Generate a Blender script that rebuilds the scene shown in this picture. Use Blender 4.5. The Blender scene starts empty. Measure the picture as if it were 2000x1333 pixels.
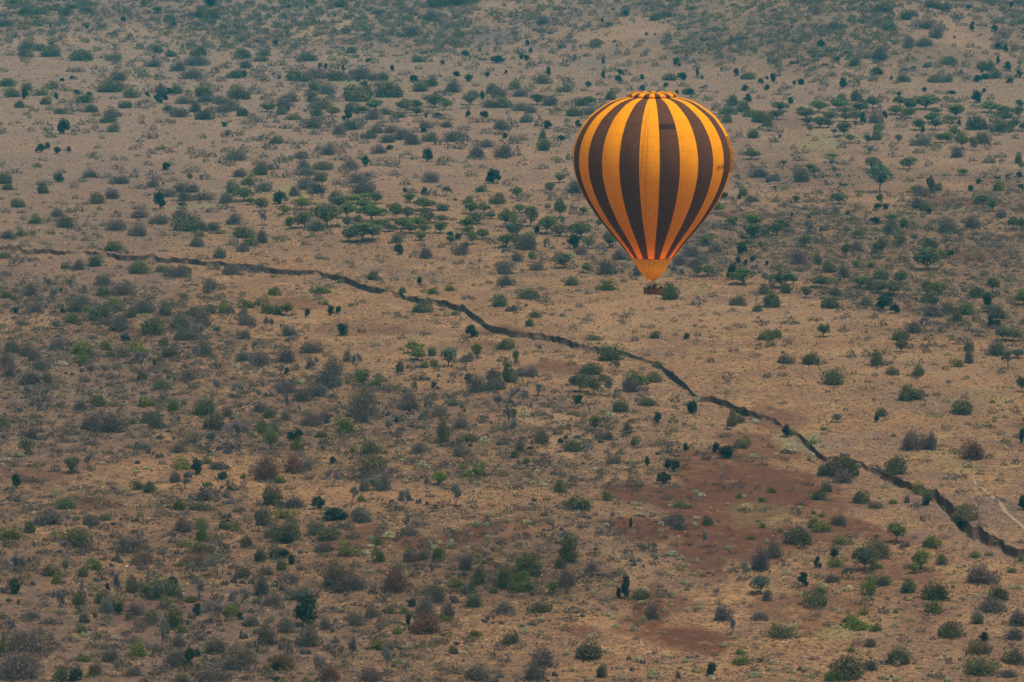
import bpy, bmesh, math, random
import numpy as np
from mathutils import Vector, Matrix, noise as mnoise

# ------------------------------------------------------------------ camera, sky, sun, exposure
scene = bpy.context.scene
COL = scene.collection
CAM_H = 130.0
PITCH = math.radians(8.2)
FPX = 1000.0 / math.tan(math.radians(7.5))

cam_data = bpy.data.cameras.new('camera')
cam_data.sensor_width = 36.0
cam_data.lens = 18.0 / math.tan(math.radians(7.5))
cam_data.clip_start = 1.0
cam_data.clip_end = 60000.0
cam = bpy.data.objects.new('camera', cam_data)
cam.location = (0, 0, CAM_H)
cam.rotation_euler = (math.radians(90) - PITCH, 0, 0)
COL.objects.link(cam)
scene.camera = cam

SUN_EL, SUN_AZ = math.radians(70), math.radians(120)      # azimuth from +Y (view direction) towards +X
world = bpy.data.worlds.new('World')
scene.world = world
world.use_nodes = True
wn = world.node_tree
bg = wn.nodes['Background']
sky = wn.nodes.new('ShaderNodeTexSky')
sky.sky_type = 'NISHITA'
sky.sun_disc = False
sky.sun_elevation = SUN_EL
sky.sun_rotation = SUN_AZ
sky.air_density = 1.0
sky.dust_density = 4.0
sky.ozone_density = 1.0
# thin even cloud over the whole sky: most of the blue is washed out
bw = wn.nodes.new('ShaderNodeRGBToBW'); wn.links.new(sky.outputs[0], bw.inputs[0])
cl = wn.nodes.new('ShaderNodeVectorMath'); cl.operation = 'SCALE'; cl.inputs[0].default_value = (1.07, 1.0, 0.90); wn.links.new(bw.outputs[0], cl.inputs['Scale'])
mxs = wn.nodes.new('ShaderNodeMix'); mxs.data_type = 'RGBA'; mxs.inputs[0].default_value = 0.88
wn.links.new(sky.outputs[0], mxs.inputs[6]); wn.links.new(cl.outputs[0], mxs.inputs[7])
wn.links.new(mxs.outputs[2], bg.inputs[0])
bg.inputs[1].default_value = 0.14

sun_data = bpy.data.lights.new('sun', 'SUN')
sun_data.energy = 1.5
sun_data.angle = math.radians(22)
sun_data.color = (1.0, 0.91, 0.78)
sun = bpy.data.objects.new('sun', sun_data)
sdir = Vector((math.sin(SUN_AZ) * math.cos(SUN_EL), math.cos(SUN_AZ) * math.cos(SUN_EL), math.sin(SUN_EL)))
sun.rotation_euler = sdir.to_track_quat('Z', 'Y').to_euler()
sun.location = (0, 0, 400)
COL.objects.link(sun)

scene.view_settings.view_transform = 'Standard'
scene.view_settings.look = 'None'
scene.view_settings.gamma = 1.0
scene.view_settings.use_curve_mapping = False
scene.view_settings.exposure = 0.66
scene.cycles.max_bounces = 10
scene.cycles.volume_bounces = 1
scene.cycles.transparent_max_bounces = 16

# ------------------------------------------------------------------ helpers
def link(o, parent=None):
    COL.objects.link(o)
    if parent is not None:
        o.parent = parent
    return o

def mesh_np(name, verts, faces_flat, sizes, mats=(), smooth=False, mat_idx=None):
    """fast mesh from arrays: faces_flat = loop vertex indices, sizes = verts per face"""
    me = bpy.data.meshes.new(name)
    verts = np.asarray(verts, dtype=np.float32)
    faces_flat = np.asarray(faces_flat, dtype=np.int32)
    sizes = np.asarray(sizes, dtype=np.int32)
    me.vertices.add(len(verts))
    me.vertices.foreach_set('co', verts.ravel())
    me.loops.add(len(faces_flat))
    me.loops.foreach_set('vertex_index', faces_flat)
    me.polygons.add(len(sizes))
    starts = np.concatenate(([0], np.cumsum(sizes)[:-1])).astype(np.int32)
    me.polygons.foreach_set('loop_start', starts)
    if smooth:
        me.polygons.foreach_set('use_smooth', np.ones(len(sizes), dtype=bool))
    else:
        me.polygons.foreach_set('use_smooth', np.zeros(len(sizes), dtype=bool))
    for m in mats:
        me.materials.append(m)
    if mat_idx is not None:
        me.polygons.foreach_set('material_index', np.asarray(mat_idx, dtype=np.int32))
    me.update(calc_edges=True)
    return me

class MB:
    """mesh builder: collects vertices and faces, becomes ONE mesh"""
    def __init__(s):
        s.v = []; s.f = []; s.sz = []; s.mi = []; s.n = 0
    def add(s, verts, faces, mi=0):
        verts = np.asarray(verts, dtype=np.float32).reshape(-1, 3)
        faces = np.asarray(faces, dtype=np.int32)
        s.v.append(verts); s.f.append((faces + s.n).ravel())
        s.sz.append(np.full(len(faces), faces.shape[1], dtype=np.int32))
        s.mi.append(np.full(len(faces), mi, dtype=np.int32))
        s.n += len(verts)
    def mesh(s, name, mats, smooth=False):
        return mesh_np(name, np.concatenate(s.v), np.concatenate(s.f), np.concatenate(s.sz), mats, smooth, np.concatenate(s.mi))
    def tube(s, pts, radii, sides=6, mi=0):
        pts = [np.array(p, dtype=float) for p in pts]
        n = len(pts); V = []
        for i, p in enumerate(pts):
            t = pts[min(i + 1, n - 1)] - pts[max(i - 1, 0)]
            t = t / (np.linalg.norm(t) + 1e-9)
            a = np.cross(t, [0.13, 0.97, 0.21] if abs(t[1]) < 0.9 else [1, 0, 0.1]); a /= np.linalg.norm(a)
            b = np.cross(t, a)
            for k in range(sides):
                an = 2 * math.pi * k / sides
                V.append(p + radii[i] * (math.cos(an) * a + math.sin(an) * b))
        F = []
        for i in range(n - 1):
            for k in range(sides):
                k2 = (k + 1) % sides
                F.append((i * sides + k, i * sides + k2, (i + 1) * sides + k2, (i + 1) * sides + k))
        s.add(V, F, mi)
        # end caps
        V2 = [pts[0]] + V[:sides]; s.add(V2, [(0, 1 + (k + 1) % sides, 1 + k) for k in range(sides)], mi)
        V3 = [pts[-1]] + V[-sides:]; s.add(V3, [(0, 1 + k, 1 + (k + 1) % sides) for k in range(sides)], mi)
    def box(s, c, sx, sy, sz, R=None, mi=0):
        V = []
        for dx in (-.5, .5):
            for dy in (-.5, .5):
                for dz in (-.5, .5):
                    V.append((dx * sx, dy * sy, dz * sz))
        V = np.array(V)
        if R is not None: V = V @ np.array(R).T
        V = V + np.array(c)
        s.add(V, [(0, 1, 3, 2), (4, 6, 7, 5), (0, 4, 5, 1), (2, 3, 7, 6), (0, 2, 6, 4), (1, 5, 7, 3)], mi)

def tag(o, label=None, cat=None, group=None, kind=None):
    if label: o['label'] = label
    if cat: o['category'] = cat
    if group: o['group'] = group
    if kind: o['kind'] = kind
    return o

def node_mat(name, rough=0.85, spec=0.2):
    m = bpy.data.materials.new(name); m.use_nodes = True
    b = m.node_tree.nodes['Principled BSDF']
    b.inputs['Roughness'].default_value = rough
    b.inputs['Specular IOR Level'].default_value = spec
    return m, m.node_tree, b

def N(nt, typ, **kw):
    n = nt.nodes.new(typ)
    for k, v in kw.items():
        if k.startswith('i_'):
            n.inputs[k[2:].replace('_', ' ')].default_value = v
        else:
            setattr(n, k, v)
    return n

def mixc(nt, fac, a, b, blend='MIX'):
    n = nt.nodes.new('ShaderNodeMix'); n.data_type = 'RGBA'; n.blend_type = blend
    for sock, val in ((n.inputs[0], fac), (n.inputs[6], a), (n.inputs[7], b)):
        if hasattr(val, 'links'): nt.links.new(val, sock)
        elif isinstance(val, (int, float)): sock.default_value = val
        else: sock.default_value = (*val, 1) if len(val) == 3 else val
    return n.outputs[2]

def math_n(nt, op, a, b=None, c=None, clamp=False):
    n = nt.nodes.new('ShaderNodeMath'); n.operation = op; n.use_clamp = clamp
    for i, val in enumerate((a, b, c)):
        if val is None: continue
        if hasattr(val, 'links'): nt.links.new(val, n.inputs[i])
        else: n.inputs[i].default_value = val
    return n.outputs[0]

def noise_n(nt, coord, scale, detail=4, rough=0.55, dist=0.0):
    n = nt.nodes.new('ShaderNodeTexNoise')
    n.inputs['Scale'].default_value = scale; n.inputs['Detail'].default_value = detail
    n.inputs['Roughness'].default_value = rough; n.inputs['Distortion'].default_value = dist
    nt.links.new(coord, n.inputs['Vector'])
    return n.outputs['Fac']

def ramp(nt, fac, lo, hi):
    n = nt.nodes.new('ShaderNodeMapRange'); n.interpolation_type = 'SMOOTHSTEP'
    nt.links.new(fac, n.inputs[0])
    n.inputs[1].default_value = lo; n.inputs[2].default_value = hi
    return n.outputs[0]

# ------------------------------------------------------------------ pixel rays (photo 2000 x 1333) and terrain
FWD = np.array([0, math.cos(PITCH), -math.sin(PITCH)])
UP = np.array([0, math.sin(PITCH), math.cos(PITCH)])
def rays(px, py):
    u = (np.asarray(px, float) - 1000) / FPX; v = (666.5 - np.asarray(py, float)) / FPX
    return np.stack([u, FWD[1] + UP[1] * v, FWD[2] + UP[2] * v], -1)

rs = np.random.RandomState(5)
_perm = rs.permutation(512).astype(np.int64)
_vals = rs.rand(512)
def vnoise(x, y):
    """smooth value noise on arrays, 0..1"""
    xi = np.floor(x).astype(np.int64); yi = np.floor(y).astype(np.int64)
    fx = x - xi; fy = y - yi
    fx = fx * fx * (3 - 2 * fx); fy = fy * fy * (3 - 2 * fy)
    def h(a, b): return _vals[_perm[(_perm[a & 511] + b) & 511]]
    return (h(xi, yi) * (1 - fx) + h(xi + 1, yi) * fx) * (1 - fy) + (h(xi, yi + 1) * (1 - fx) + h(xi + 1, yi + 1) * fx) * fy
def fbm(x, y, oct=4):
    s = 0; a = 0.5; t = 0
    for i in range(oct):
        s = s + a * vnoise(x * 2 ** i + 17.3 * i, y * 2 ** i - 9.1 * i); t += a; a *= 0.5
    return s / t
def sstep(a, b, x):
    t = np.clip((x - a) / (b - a), 0, 1); return t * t * (3 - 2 * t)

# dry gully: photo x, y of the rim, height of the bank in photo pixels
GUL = np.array([(-400, 480, 6), (-100, 484, 6), (0, 486, 6), (60, 487, 7), (130, 490, 7), (160, 491, 8), (200, 494, 11), (240, 498, 12), (300, 501, 9),
 (360, 505, 10), (400, 508, 9), (450, 513, 7), (480, 515, 12), (550, 521, 12), (600, 524, 11), (640, 529, 14), (680, 538, 16),
 (715, 552, 13), (735, 556, 9), (780, 567, 10), (800, 573, 12), (850, 581, 9), (880, 589, 12), (905, 594, 20), (920, 606, 10), (938, 618, 9),
 (950, 634, 10), (1000, 645, 10), (1050, 653, 12), (1100, 662, 12), (1150, 675, 11), (1180, 682, 9), (1230, 694, 10),
 (1260, 703, 9), (1290, 717, 9), (1310, 730, 13), (1330, 750, 9), (1360, 775, 5), (1400, 783, 12), (1440, 795, 9),
 (1470, 806, 9), (1500, 818, 8), (1530, 838, 4), (1560, 857, 7), (1590, 878, 9), (1612, 893, 7), (1650, 903, 6), (1680, 911, 13),
 (1720, 922, 13), (1760, 941, 14), (1790, 955, 15), (1815, 968, 14), (1830, 972, 19), (1850, 985, 22), (1870, 1010, 20),
 (1900, 1038, 16), (1940, 1056, 13), (1980, 1074, 12), (2010, 1086, 10), (2150, 1120, 10), (2500, 1200, 10)], float)
_r = rays(GUL[:, 0], GUL[:, 1])
_t = CAM_H / -_r[:, 2]
_gp = _r * _t[:, None]
GTH = np.arctan2(_gp[:, 0], _gp[:, 1])
GD = np.hypot(_gp[:, 0], _gp[:, 1])
GH = GUL[:, 2] * GD / FPX
_i = np.argsort(GTH); GTH, GD, GH = GTH[_i], GD[_i], GH[_i]

def gully(th):
    d = np.interp(th, GTH, GD); h = np.interp(th, GTH, GH)
    m = d * th
    d = d + (fbm(m * 0.22 + 40, m * 0 + 3.3, 3) - 0.5) * 5.0 + (fbm(m * 0.30, m * 0 + 8.3, 3) - 0.5) * 9.0 + (vnoise(m * 1.4, m * 0 + 2.3) - 0.5) * 3.4
    h = h * (np.where(th > 0.068, 0.5, 0.16) + 1.15 * sstep(0.15, 0.6, fbm(m * 0.13, m * 0 + 1.7, 3))) * (0.7 + 0.6 * vnoise(m * 0.5, m * 0 + 5.1))
    return d, np.maximum(h, 0.25) * np.where(np.abs(th) < 0.35, 1, 0)

def hill_base(th):
    deg = np.degrees(th)
    return np.interp(deg, [-30, -7.5, -3, 0, 2.5, 4.5, 30], [2050, 1930, 1905, 1850, 1780, 1700, 1650])

def terrain(x, y, with_gully=True):
    th = np.arctan2(x, y); r = np.hypot(x, y)
    z = (fbm(x * 0.004 + 5, y * 0.004, 3) - 0.5) * 3.0 + (fbm(x * 0.02, y * 0.02 + 7, 3) - 0.5) * 1.1
    near = sstep(300, 900, r)
    z = z * near
    hb = hill_base(th) + (fbm(x * 0.01 + 30, y * 0.01, 2) - 0.5) * 60
    d = np.maximum(r - hb, 0)
    front = (np.abs(th) < 1.2)
    hill = 105 * (1 - np.exp(-d / 720.0)) * sstep(0, 60, d) * np.clip(1.3 - np.abs(th), 0, 1) / 1.3
    hill = hill * (0.85 + 0.3 * fbm(x * 0.006 + 3, y * 0.006 + 11, 3))
    z = z + np.where(front, hill, 0)
    # small knoll at the upper right, low ridges in the rough ground at the lower left
    z = z + 9.0 * np.exp(-(((x - 165) / 55) ** 2 + ((y - 1860) / 90) ** 2))
    z = z + 2.4 * sstep(0.45, 0.75, fbm(x * 0.012 + 91, y * 0.009 + 4, 3)) * (x < 40) * sstep(900, 760, r) * sstep(40, -10, x)
    if with_gully:
        D, H = gully(th)
        o = r - D
        wall = 0.5 + 2.2 * sstep(0.5, 0.85, vnoise(D * th * 0.30 + 70, th * 0 + 4.4))
        L = 13.0
        g = np.where(o < -wall, -H * (1 - sstep(0, L, -o - wall)), np.where(o < 0, -H * (-o / wall), 0))
        rough = (fbm(x * 0.45, y * 0.45, 3) - 0.5) * 1.3 * sstep(-L, -1, o) * sstep(1.0, -0.4, o)
        z = z + g + rough
    return z

def ground_hit(px, py):
    r = rays(px, py)
    t = CAM_H / -r[:, 2]
    t = np.minimum(t, 2600)
    # march forward along the ray until it goes under the ground
    lo = np.full(len(t), 400.0); hi = t + 60
    best = hi.copy()
    found = np.zeros(len(t), bool)
    steps = 160
    prev = lo.copy()
    for k in range(1, steps + 1):
        tt = lo + (hi - lo) * k / steps
        z = CAM_H + r[:, 2] * tt
        g = terrain(r[:, 0] * tt, r[:, 1] * tt)
        hit = (z <= g) & ~found
        if hit.any():
            a = prev.copy(); b = tt.copy()
            for _ in range(8):
                m = 0.5 * (a + b)
                under = (CAM_H + r[:, 2] * m) <= terrain(r[:, 0] * m, r[:, 1] * m)
                b = np.where(under, m, b); a = np.where(under, a, m)
            best = np.where(hit, b, best)
        found |= hit
        prev = tt
    P = r * best[:, None]
    P[:, 2] = terrain(P[:, 0], P[:, 1])
    depth = best
    return P, depth

# patches of the ground, from the photo: x, y, half width, half height, strength
PATCH = {
 'red': [(1450, 960, 110, 55, 1), (1390, 900, 70, 30, .7), (1490, 870, 60, 25, .6), (1560, 980, 60, 50, .6), (1330, 1000, 50, 25, .9), (1250, 985, 60, 22, .8),
         (1290, 1060, 60, 25, .8), (1400, 1090, 50, 25, .7), (1230, 1190, 50, 45, .8), (1330, 1240, 90, 35, .8), (1300, 1150, 60, 25, .6), (1120, 1235, 40, 18, .6),
         (1450, 1050, 110, 25, .8), (1520, 1060, 90, 20, .6), (1620, 1045, 60, 18, .7), (1700, 1060, 60, 16, .6), (720, 635, 90, 12, .45), (820, 645, 80, 9, .5), (960, 655, 60, 8, .7), (870, 1045, 140, 16, .8), (690, 1040, 60, 20, .6), (560, 600, 70, 14, .5),
         (980, 685, 60, 10, .6), (1090, 725, 50, 10, .6), (50, 930, 60, 18, .5), (170, 985, 60, 18, .6), (1000, 1048, 60, 16, .8), (330, 1180, 90, 30, .4), (1520, 810, 60, 25, .5),
         (1550, 240, 80, 12, .3), (1450, 420, 60, 10, .6), (1870, 395, 80, 9, .6), (1790, 610, 12, 12, .8), (1900, 500, 90, 10, .6), (1400, 1000, 90, 50, .8), (1600, 1180, 60, 60, .4), (1740, 1150, 80, 50, .4), (1800, 1230, 60, 40, .4), (230, 650, 60, 8, .5), (660, 1095, 60, 15, .3)],
 'green': [(1660, 1240, 50, 18, 1), (1600, 285, 50, 14, .7), (1880, 405, 30, 7, .9), (380, 400, 50, 6, 1), (430, 370, 40, 6, .8), (550, 375, 50, 16, .7), (1780, 420, 40, 9, .5), (1010, 460, 40, 8, .5), (860, 455, 50, 6, .7),
           (460, 370, 40, 14, .6), (670, 163, 50, 6, .8), (1560, 860, 40, 20, .8), (1840, 910, 40, 16, .6), (1480, 1000, 50, 20, .5), (1350, 570, 40, 14, .5), (1930, 770, 50, 14, .5), (1500, 1010, 40, 18, .4), (1850, 780, 40, 10, .4), (1620, 270, 40, 16, .5)],
 'ash': [(960, 80, 40, 16, 1), (830, 98, 50, 5, .9), (1180, 113, 30, 5, .8), (1150, 125, 30, 4, .8), (1950, 970, 50, 25, .8), (1600, 860, 60, 16, .6), (1660, 850, 60, 14, .5), (1800, 780, 90, 12, .4), (700, 520, 60, 8, .5), (790, 540, 60, 5, .4), (870, 1000, 1, 1, 0), (620, 545, 40, 6, .6), (110, 440, 300, 120, .42), (60, 560, 260, 50, .5), (60, 800, 260, 120, .4), (100, 330, 300, 30, .36), (1900, 1010, 120, 60, .35), (1700, 870, 120, 30, .3), (200, 1250, 420, 120, .42), (1900, 1260, 200, 90, .3), (960, 585, 60, 8, .3),  # darker greyish ground tone, broad over the left and the near corners
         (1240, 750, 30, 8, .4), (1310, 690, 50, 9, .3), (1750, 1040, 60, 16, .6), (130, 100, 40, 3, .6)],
 'pale': [(1080, 815, 60, 18, .9), (1130, 860, 60, 25, .7), (900, 640, 90, 14, .5), (1230, 1120, 50, 18, .7), (1200, 1210, 50, 12, .7), (1030, 1050, 90, 12, .5), (300, 65, 90, 12, .5), (700, 50, 160, 18, .6), (1200, 60, 120, 22, .5), (80, 80, 100, 12, .6), (1500, 620, 180, 30, .5), (1250, 620, 160, 30, .5), (60, 630, 60, 20, .5), (550, 720, 60, 20, .4), (960, 700, 60, 16, .4), (1700, 120, 60, 14, .4), (1900, 90, 60, 16, .3), (1750, 720, 160, 30, .4)],
}
PW = {}
for _k, _l in PATCH.items():
    _a = np.array(_l, float)
    P, dep = ground_hit(_a[:, 0], _a[:, 1])
    P2, _ = ground_hit(_a[:, 0], _a[:, 1] - _a[:, 3])
    P3, _ = ground_hit(_a[:, 0], _a[:, 1] + _a[:, 3])
    PW[_k] = np.stack([P[:, 0], (P2[:, 1] + P3[:, 1]) / 2, _a[:, 2] * dep / FPX, np.maximum((P2[:, 1] - P3[:, 1]) / 2, 1.0), _a[:, 4]], 1)

def patch(kind, x, y):
    out = np.zeros_like(x)
    wx = x + (fbm(x * 0.05 + 3, y * 0.03, 3) - 0.5) * 16; wy = y + (fbm(x * 0.05 + 60, y * 0.02 + 9, 3) - 0.5) * 40
    for cx, cy, rx, ry, s in PW[kind]:
        d = ((wx - cx) / rx) ** 2 + ((wy - cy) / ry) ** 2
        out = np.maximum(out, s * sstep(1.5, 0.7, d))
    return out

def rocky(x, y):
    """0..1 how stony and scrubby the ground is (left foreground, upper right and the hillside)"""
    th = np.arctan2(x, y); r = np.hypot(x, y)
    D, H = gully(th)
    n = fbm(x * 0.02 + 8, y * 0.014, 4)
    near = sstep(-25, -110, r - D) * sstep(0.38, 0.56, n + 0.13 * sstep(20, -40, x) + 0.08 * sstep(620, 560, r)) * (1 - 0.6 * sstep(0, 60, x))
    mid = sstep(80, 200, r - D) * sstep(5, 60, x) * sstep(1500, 1350, r) * sstep(0.4, 0.6, n)
    far = sstep(-10, 60, r - hill_base(th)) * sstep(0.35, 0.6, n)
    return np.clip(near + mid + 0.9 * far, 0, 1)

# ------------------------------------------------------------------ ground
def build_ground():
    dense = np.radians(np.arange(-10.5, 10.5001, 0.032))
    side = np.radians(np.concatenate([np.linspace(10.8, 30, 40), np.linspace(34, 180, 44)]))
    th = np.concatenate([-side[::-1][:-1], dense, side])            # -~176 .. 180, closed below
    nt_ = len(th)
    D, H = gully(th)
    k = 0.032
    s1 = np.concatenate([[0.02, 0.1, 0.25, 0.4, 0.5], np.linspace(0.55, 1.0, 170)])[:, None] * (D - 24)[None, :]
    off = np.concatenate([np.arange(-23, -6, 0.9), np.arange(-6, -1.0, 0.5), [-0.8, -0.62, -0.55, -0.45, -0.35, -0.25, -0.15, -0.06, 0.0, 0.15, 0.5, 1, 1.6, 2.4, 3.4, 4.6, 6]])
    s2 = D[None, :] + off[:, None]
    # beyond: to 2500 m densely, then to the horizon
    fr = np.linspace(0, 1, 330)[1:] ** 1.1
    s3 = (D + 6)[None, :] + fr[:, None] * (2500 - D - 6)[None, :]
    s4 = np.array([2540, 2600, 2680, 2800, 2950, 3200, 3600, 4200, 5000, 6200, 8000, 10500, 14000])[:, None] * np.ones(nt_)[None, :]
    R = np.concatenate([s1, s2, s3, s4]); nr = len(R)
    X = R * np.sin(th)[None, :]; Y = R * np.cos(th)[None, :]
    Z = terrain(X, Y)
    Z = np.where(R > 2700, Z - (R - 2700) * 0.004, Z)
    verts = np.stack([X, Y, Z], -1).reshape(-1, 3)
    i, j = np.meshgrid(np.arange(nr - 1), np.arange(nt_ - 1), indexing='ij')
    a = (i * nt_ + j).ravel()
    F = np.stack([a, a + 1, a + nt_ + 1, a + nt_], 1)
    # close the ring behind
    ii = np.arange(nr - 1)
    F2 = np.stack([ii * nt_ + nt_ - 1, ii * nt_, (ii + 1) * nt_, (ii + 1) * nt_ + nt_ - 1], 1)
    # cap round the centre
    c = len(verts)
    verts = np.concatenate([verts, [[0, 0, verts[0, 2]]]])
    F = np.concatenate([F, F2]).astype(np.int32)
    F = F[:, ::-1]
    jj = np.arange(nt_)
    F3 = np.stack([np.full(nt_, c), (jj + 1) % nt_, jj], 1)
    flat = np.concatenate([F.ravel(), F3.ravel()]); sizes = np.concatenate([np.full(len(F), 4), np.full(len(F3), 3)])
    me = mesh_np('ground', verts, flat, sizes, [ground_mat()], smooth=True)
    x, y = verts[:, 0], verts[:, 1]
    r = np.hypot(x, y); t = np.arctan2(x, y)
    Dg, Hg = gully(t)
    o = r - Dg
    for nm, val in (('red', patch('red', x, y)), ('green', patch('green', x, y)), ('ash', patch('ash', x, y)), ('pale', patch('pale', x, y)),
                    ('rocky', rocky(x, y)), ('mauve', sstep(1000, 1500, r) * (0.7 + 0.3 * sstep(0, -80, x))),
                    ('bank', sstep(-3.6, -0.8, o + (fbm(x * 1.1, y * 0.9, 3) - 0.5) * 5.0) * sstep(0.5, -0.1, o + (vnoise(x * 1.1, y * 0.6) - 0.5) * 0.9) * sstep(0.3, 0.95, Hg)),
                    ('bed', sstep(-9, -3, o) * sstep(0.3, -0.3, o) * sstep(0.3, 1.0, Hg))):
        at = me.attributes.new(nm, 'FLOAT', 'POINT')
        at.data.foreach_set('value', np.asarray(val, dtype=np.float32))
    o_ = bpy.data.objects.new('ground', me)
    link(o_)
    tag(o_, label='dry savanna ground of red-brown soil and straw grass', kind='structure')
    return o_

def ground_mat():
    m, nt, b = node_mat('savanna_soil', 0.95, 0.1)
    tc = N(nt, 'ShaderNodeTexCoord').outputs['Object']
    def at(nm):
        n = N(nt, 'ShaderNodeAttribute'); n.attribute_name = nm; return n.outputs['Fac']
    n_big = noise_n(nt, tc, 0.012, 5, 0.6)
    n_mid = noise_n(nt, tc, 0.07, 5, 0.6)
    n_fine = noise_n(nt, tc, 0.9, 5, 0.7)
    n_spk = noise_n(nt, tc, 2.6, 3, 0.7)
    base = mixc(nt, ramp(nt, n_big, 0.38, 0.62), (0.190, 0.100, 0.048), (0.140, 0.079, 0.050))
    base = mixc(nt, ramp(nt, n_mid, 0.42, 0.66), base, (0.255, 0.145, 0.064))
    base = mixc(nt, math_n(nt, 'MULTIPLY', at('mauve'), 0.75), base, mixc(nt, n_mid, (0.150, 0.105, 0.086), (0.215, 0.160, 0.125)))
    # clumps of straw between bare soil
    soil = mixc(nt, ramp(nt, n_big, 0.3, 0.7), (0.060, 0.026, 0.014), (0.056, 0.030, 0.021))
    g = ramp(nt, n_fine, 0.34, 0.60)
    col = mixc(nt, g, soil, base)
    straw = ramp(nt, n_spk, 0.53, 0.68)
    col = mixc(nt, math_n(nt, 'MULTIPLY', straw, 0.75), col, (0.46, 0.275, 0.125))
    dk = ramp(nt, n_spk, 0.44, 0.30)
    n_dk = noise_n(nt, tc, 0.05, 4, 0.6)
    rk = at('rocky')
    dkf = math_n(nt, 'MULTIPLY', dk, math_n(nt, 'MULTIPLY_ADD', rk, 0.55, 0.45))
    col = mixc(nt, dkf, col, (0.040, 0.028, 0.024))
    # stony ground: darker brown soil between the rocks
    stf = math_n(nt, 'MULTIPLY', rk, ramp(nt, noise_n(nt, tc, 0.22, 5, 0.7), 0.30, 0.62))
    col = mixc(nt, math_n(nt, 'MULTIPLY', stf, 0.80), col, mixc(nt, n_fine, (0.040, 0.026, 0.019), (0.125, 0.072, 0.042)))
    # bare red soil
    nr = noise_n(nt, tc, 0.35, 5, 0.65)
    redf = math_n(nt, 'MULTIPLY', at('red'), math_n(nt, 'MULTIPLY_ADD', ramp(nt, nr, 0.30, 0.52), 0.9, 0.35), clamp=True)
    redc = mixc(nt, n_mid, (0.050, 0.017, 0.009), (0.098, 0.033, 0.015))
    col = mixc(nt, math_n(nt, 'MULTIPLY', redf, 0.92), col, redc)
    grf = math_n(nt, 'MULTIPLY', at('green'), ramp(nt, n_fine, 0.30, 0.62))
    col = mixc(nt, math_n(nt, 'MULTIPLY', grf, 0.6), col, (0.165, 0.165, 0.060))
    greyf = math_n(nt, 'MULTIPLY', at('ash'), ramp(nt, nr, 0.30, 0.55))
    col = mixc(nt, math_n(nt, 'MULTIPLY', greyf, 0.8), col, (0.085, 0.062, 0.060))
    col = mixc(nt, math_n(nt, 'MULTIPLY', at('pale'), 0.42), col, (0.31, 0.190, 0.10))
    # eroded bank and gully bed
    bankc = mixc(nt, n_fine, (0.090, 0.046, 0.031), (0.022, 0.014, 0.012))  # dark exposed earth, plus the wall's shade put into the bank colour
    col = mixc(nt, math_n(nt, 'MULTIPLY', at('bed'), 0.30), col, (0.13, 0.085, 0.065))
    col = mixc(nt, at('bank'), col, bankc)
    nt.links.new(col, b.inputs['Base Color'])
    bp = N(nt, 'ShaderNodeBump'); bp.inputs['Strength'].default_value = 0.8; bp.inputs['Distance'].default_value = 0.35
    hh = math_n(nt, 'ADD', n_fine, math_n(nt, 'MULTIPLY', n_spk, 0.5))
    nt.links.new(hh, bp.inputs['Height']); nt.links.new(bp.outputs[0], b.inputs['Normal'])
    return m

ground = build_ground()

# ------------------------------------------------------------------ plant materials
def leaf_mat(name, col=None, var=0.35, trans=0.4):
    m, nt, b = node_mat(name, 0.8, 0.15)
    if col is None:
        oi = N(nt, 'ShaderNodeObjectInfo'); base = oi.outputs['Color']
    else:
        at = N(nt, 'ShaderNodeAttribute'); at.attribute_name = 'tint'; base = at.outputs['Color']
    ge = N(nt, 'ShaderNodeNewGeometry')
    rnd = ge.outputs['Random Per Island']
    f = math_n(nt, 'MULTIPLY_ADD', rnd, 2 * var, 1 - var)
    sc = N(nt, 'ShaderNodeVectorMath', operation='SCALE')
    nt.links.new(base, sc.inputs[0]); nt.links.new(f, sc.inputs['Scale'])
    nt.links.new(sc.outputs[0], b.inputs['Base Color'])
    tr = N(nt, 'ShaderNodeBsdfTranslucent'); nt.links.new(sc.outputs[0], tr.inputs['Color'])
    mx = N(nt, 'ShaderNodeMixShader'); mx.inputs[0].default_value = trans
    nt.links.new(b.outputs[0], mx.inputs[1]); nt.links.new(tr.outputs[0], mx.inputs[2])
    nt.links.new(mx.outputs[0], nt.nodes['Material Output'].inputs['Surface'])
    return m

M_LEAF = leaf_mat('foliage')
M_TINT = leaf_mat('foliage_mass', 'tint')
M_BARK, _nt, _b = node_mat('bark', 0.95, 0.1)
_n = noise_n(_nt, N(_nt, 'ShaderNodeTexCoord').outputs['Object'], 6, 4)
_nt.links.new(mixc(_nt, _n, (0.050, 0.040, 0.034), (0.115, 0.095, 0.082)), _b.inputs['Base Color'])
M_ROCK, _nt, _b = node_mat('lava_rock', 0.9, 0.25)
_oi = N(_nt, 'ShaderNodeObjectInfo')
_n = noise_n(_nt, N(_nt, 'ShaderNodeTexCoord').outputs['Object'], 3, 5, 0.7)
_nt.links.new(mixc(_nt, _n, (0.018, 0.014, 0.014), (0.075, 0.055, 0.048)), _b.inputs['Base Color'])
M_STONE, _nt, _b = node_mat('loose_stone', 0.9, 0.25)
_ge = N(_nt, 'ShaderNodeNewGeometry')
_nt.links.new(mixc(_nt, _ge.outputs['Random Per Island'], (0.020, 0.016, 0.016), (0.085, 0.058, 0.048)), _b.inputs['Base Color'])

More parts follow.
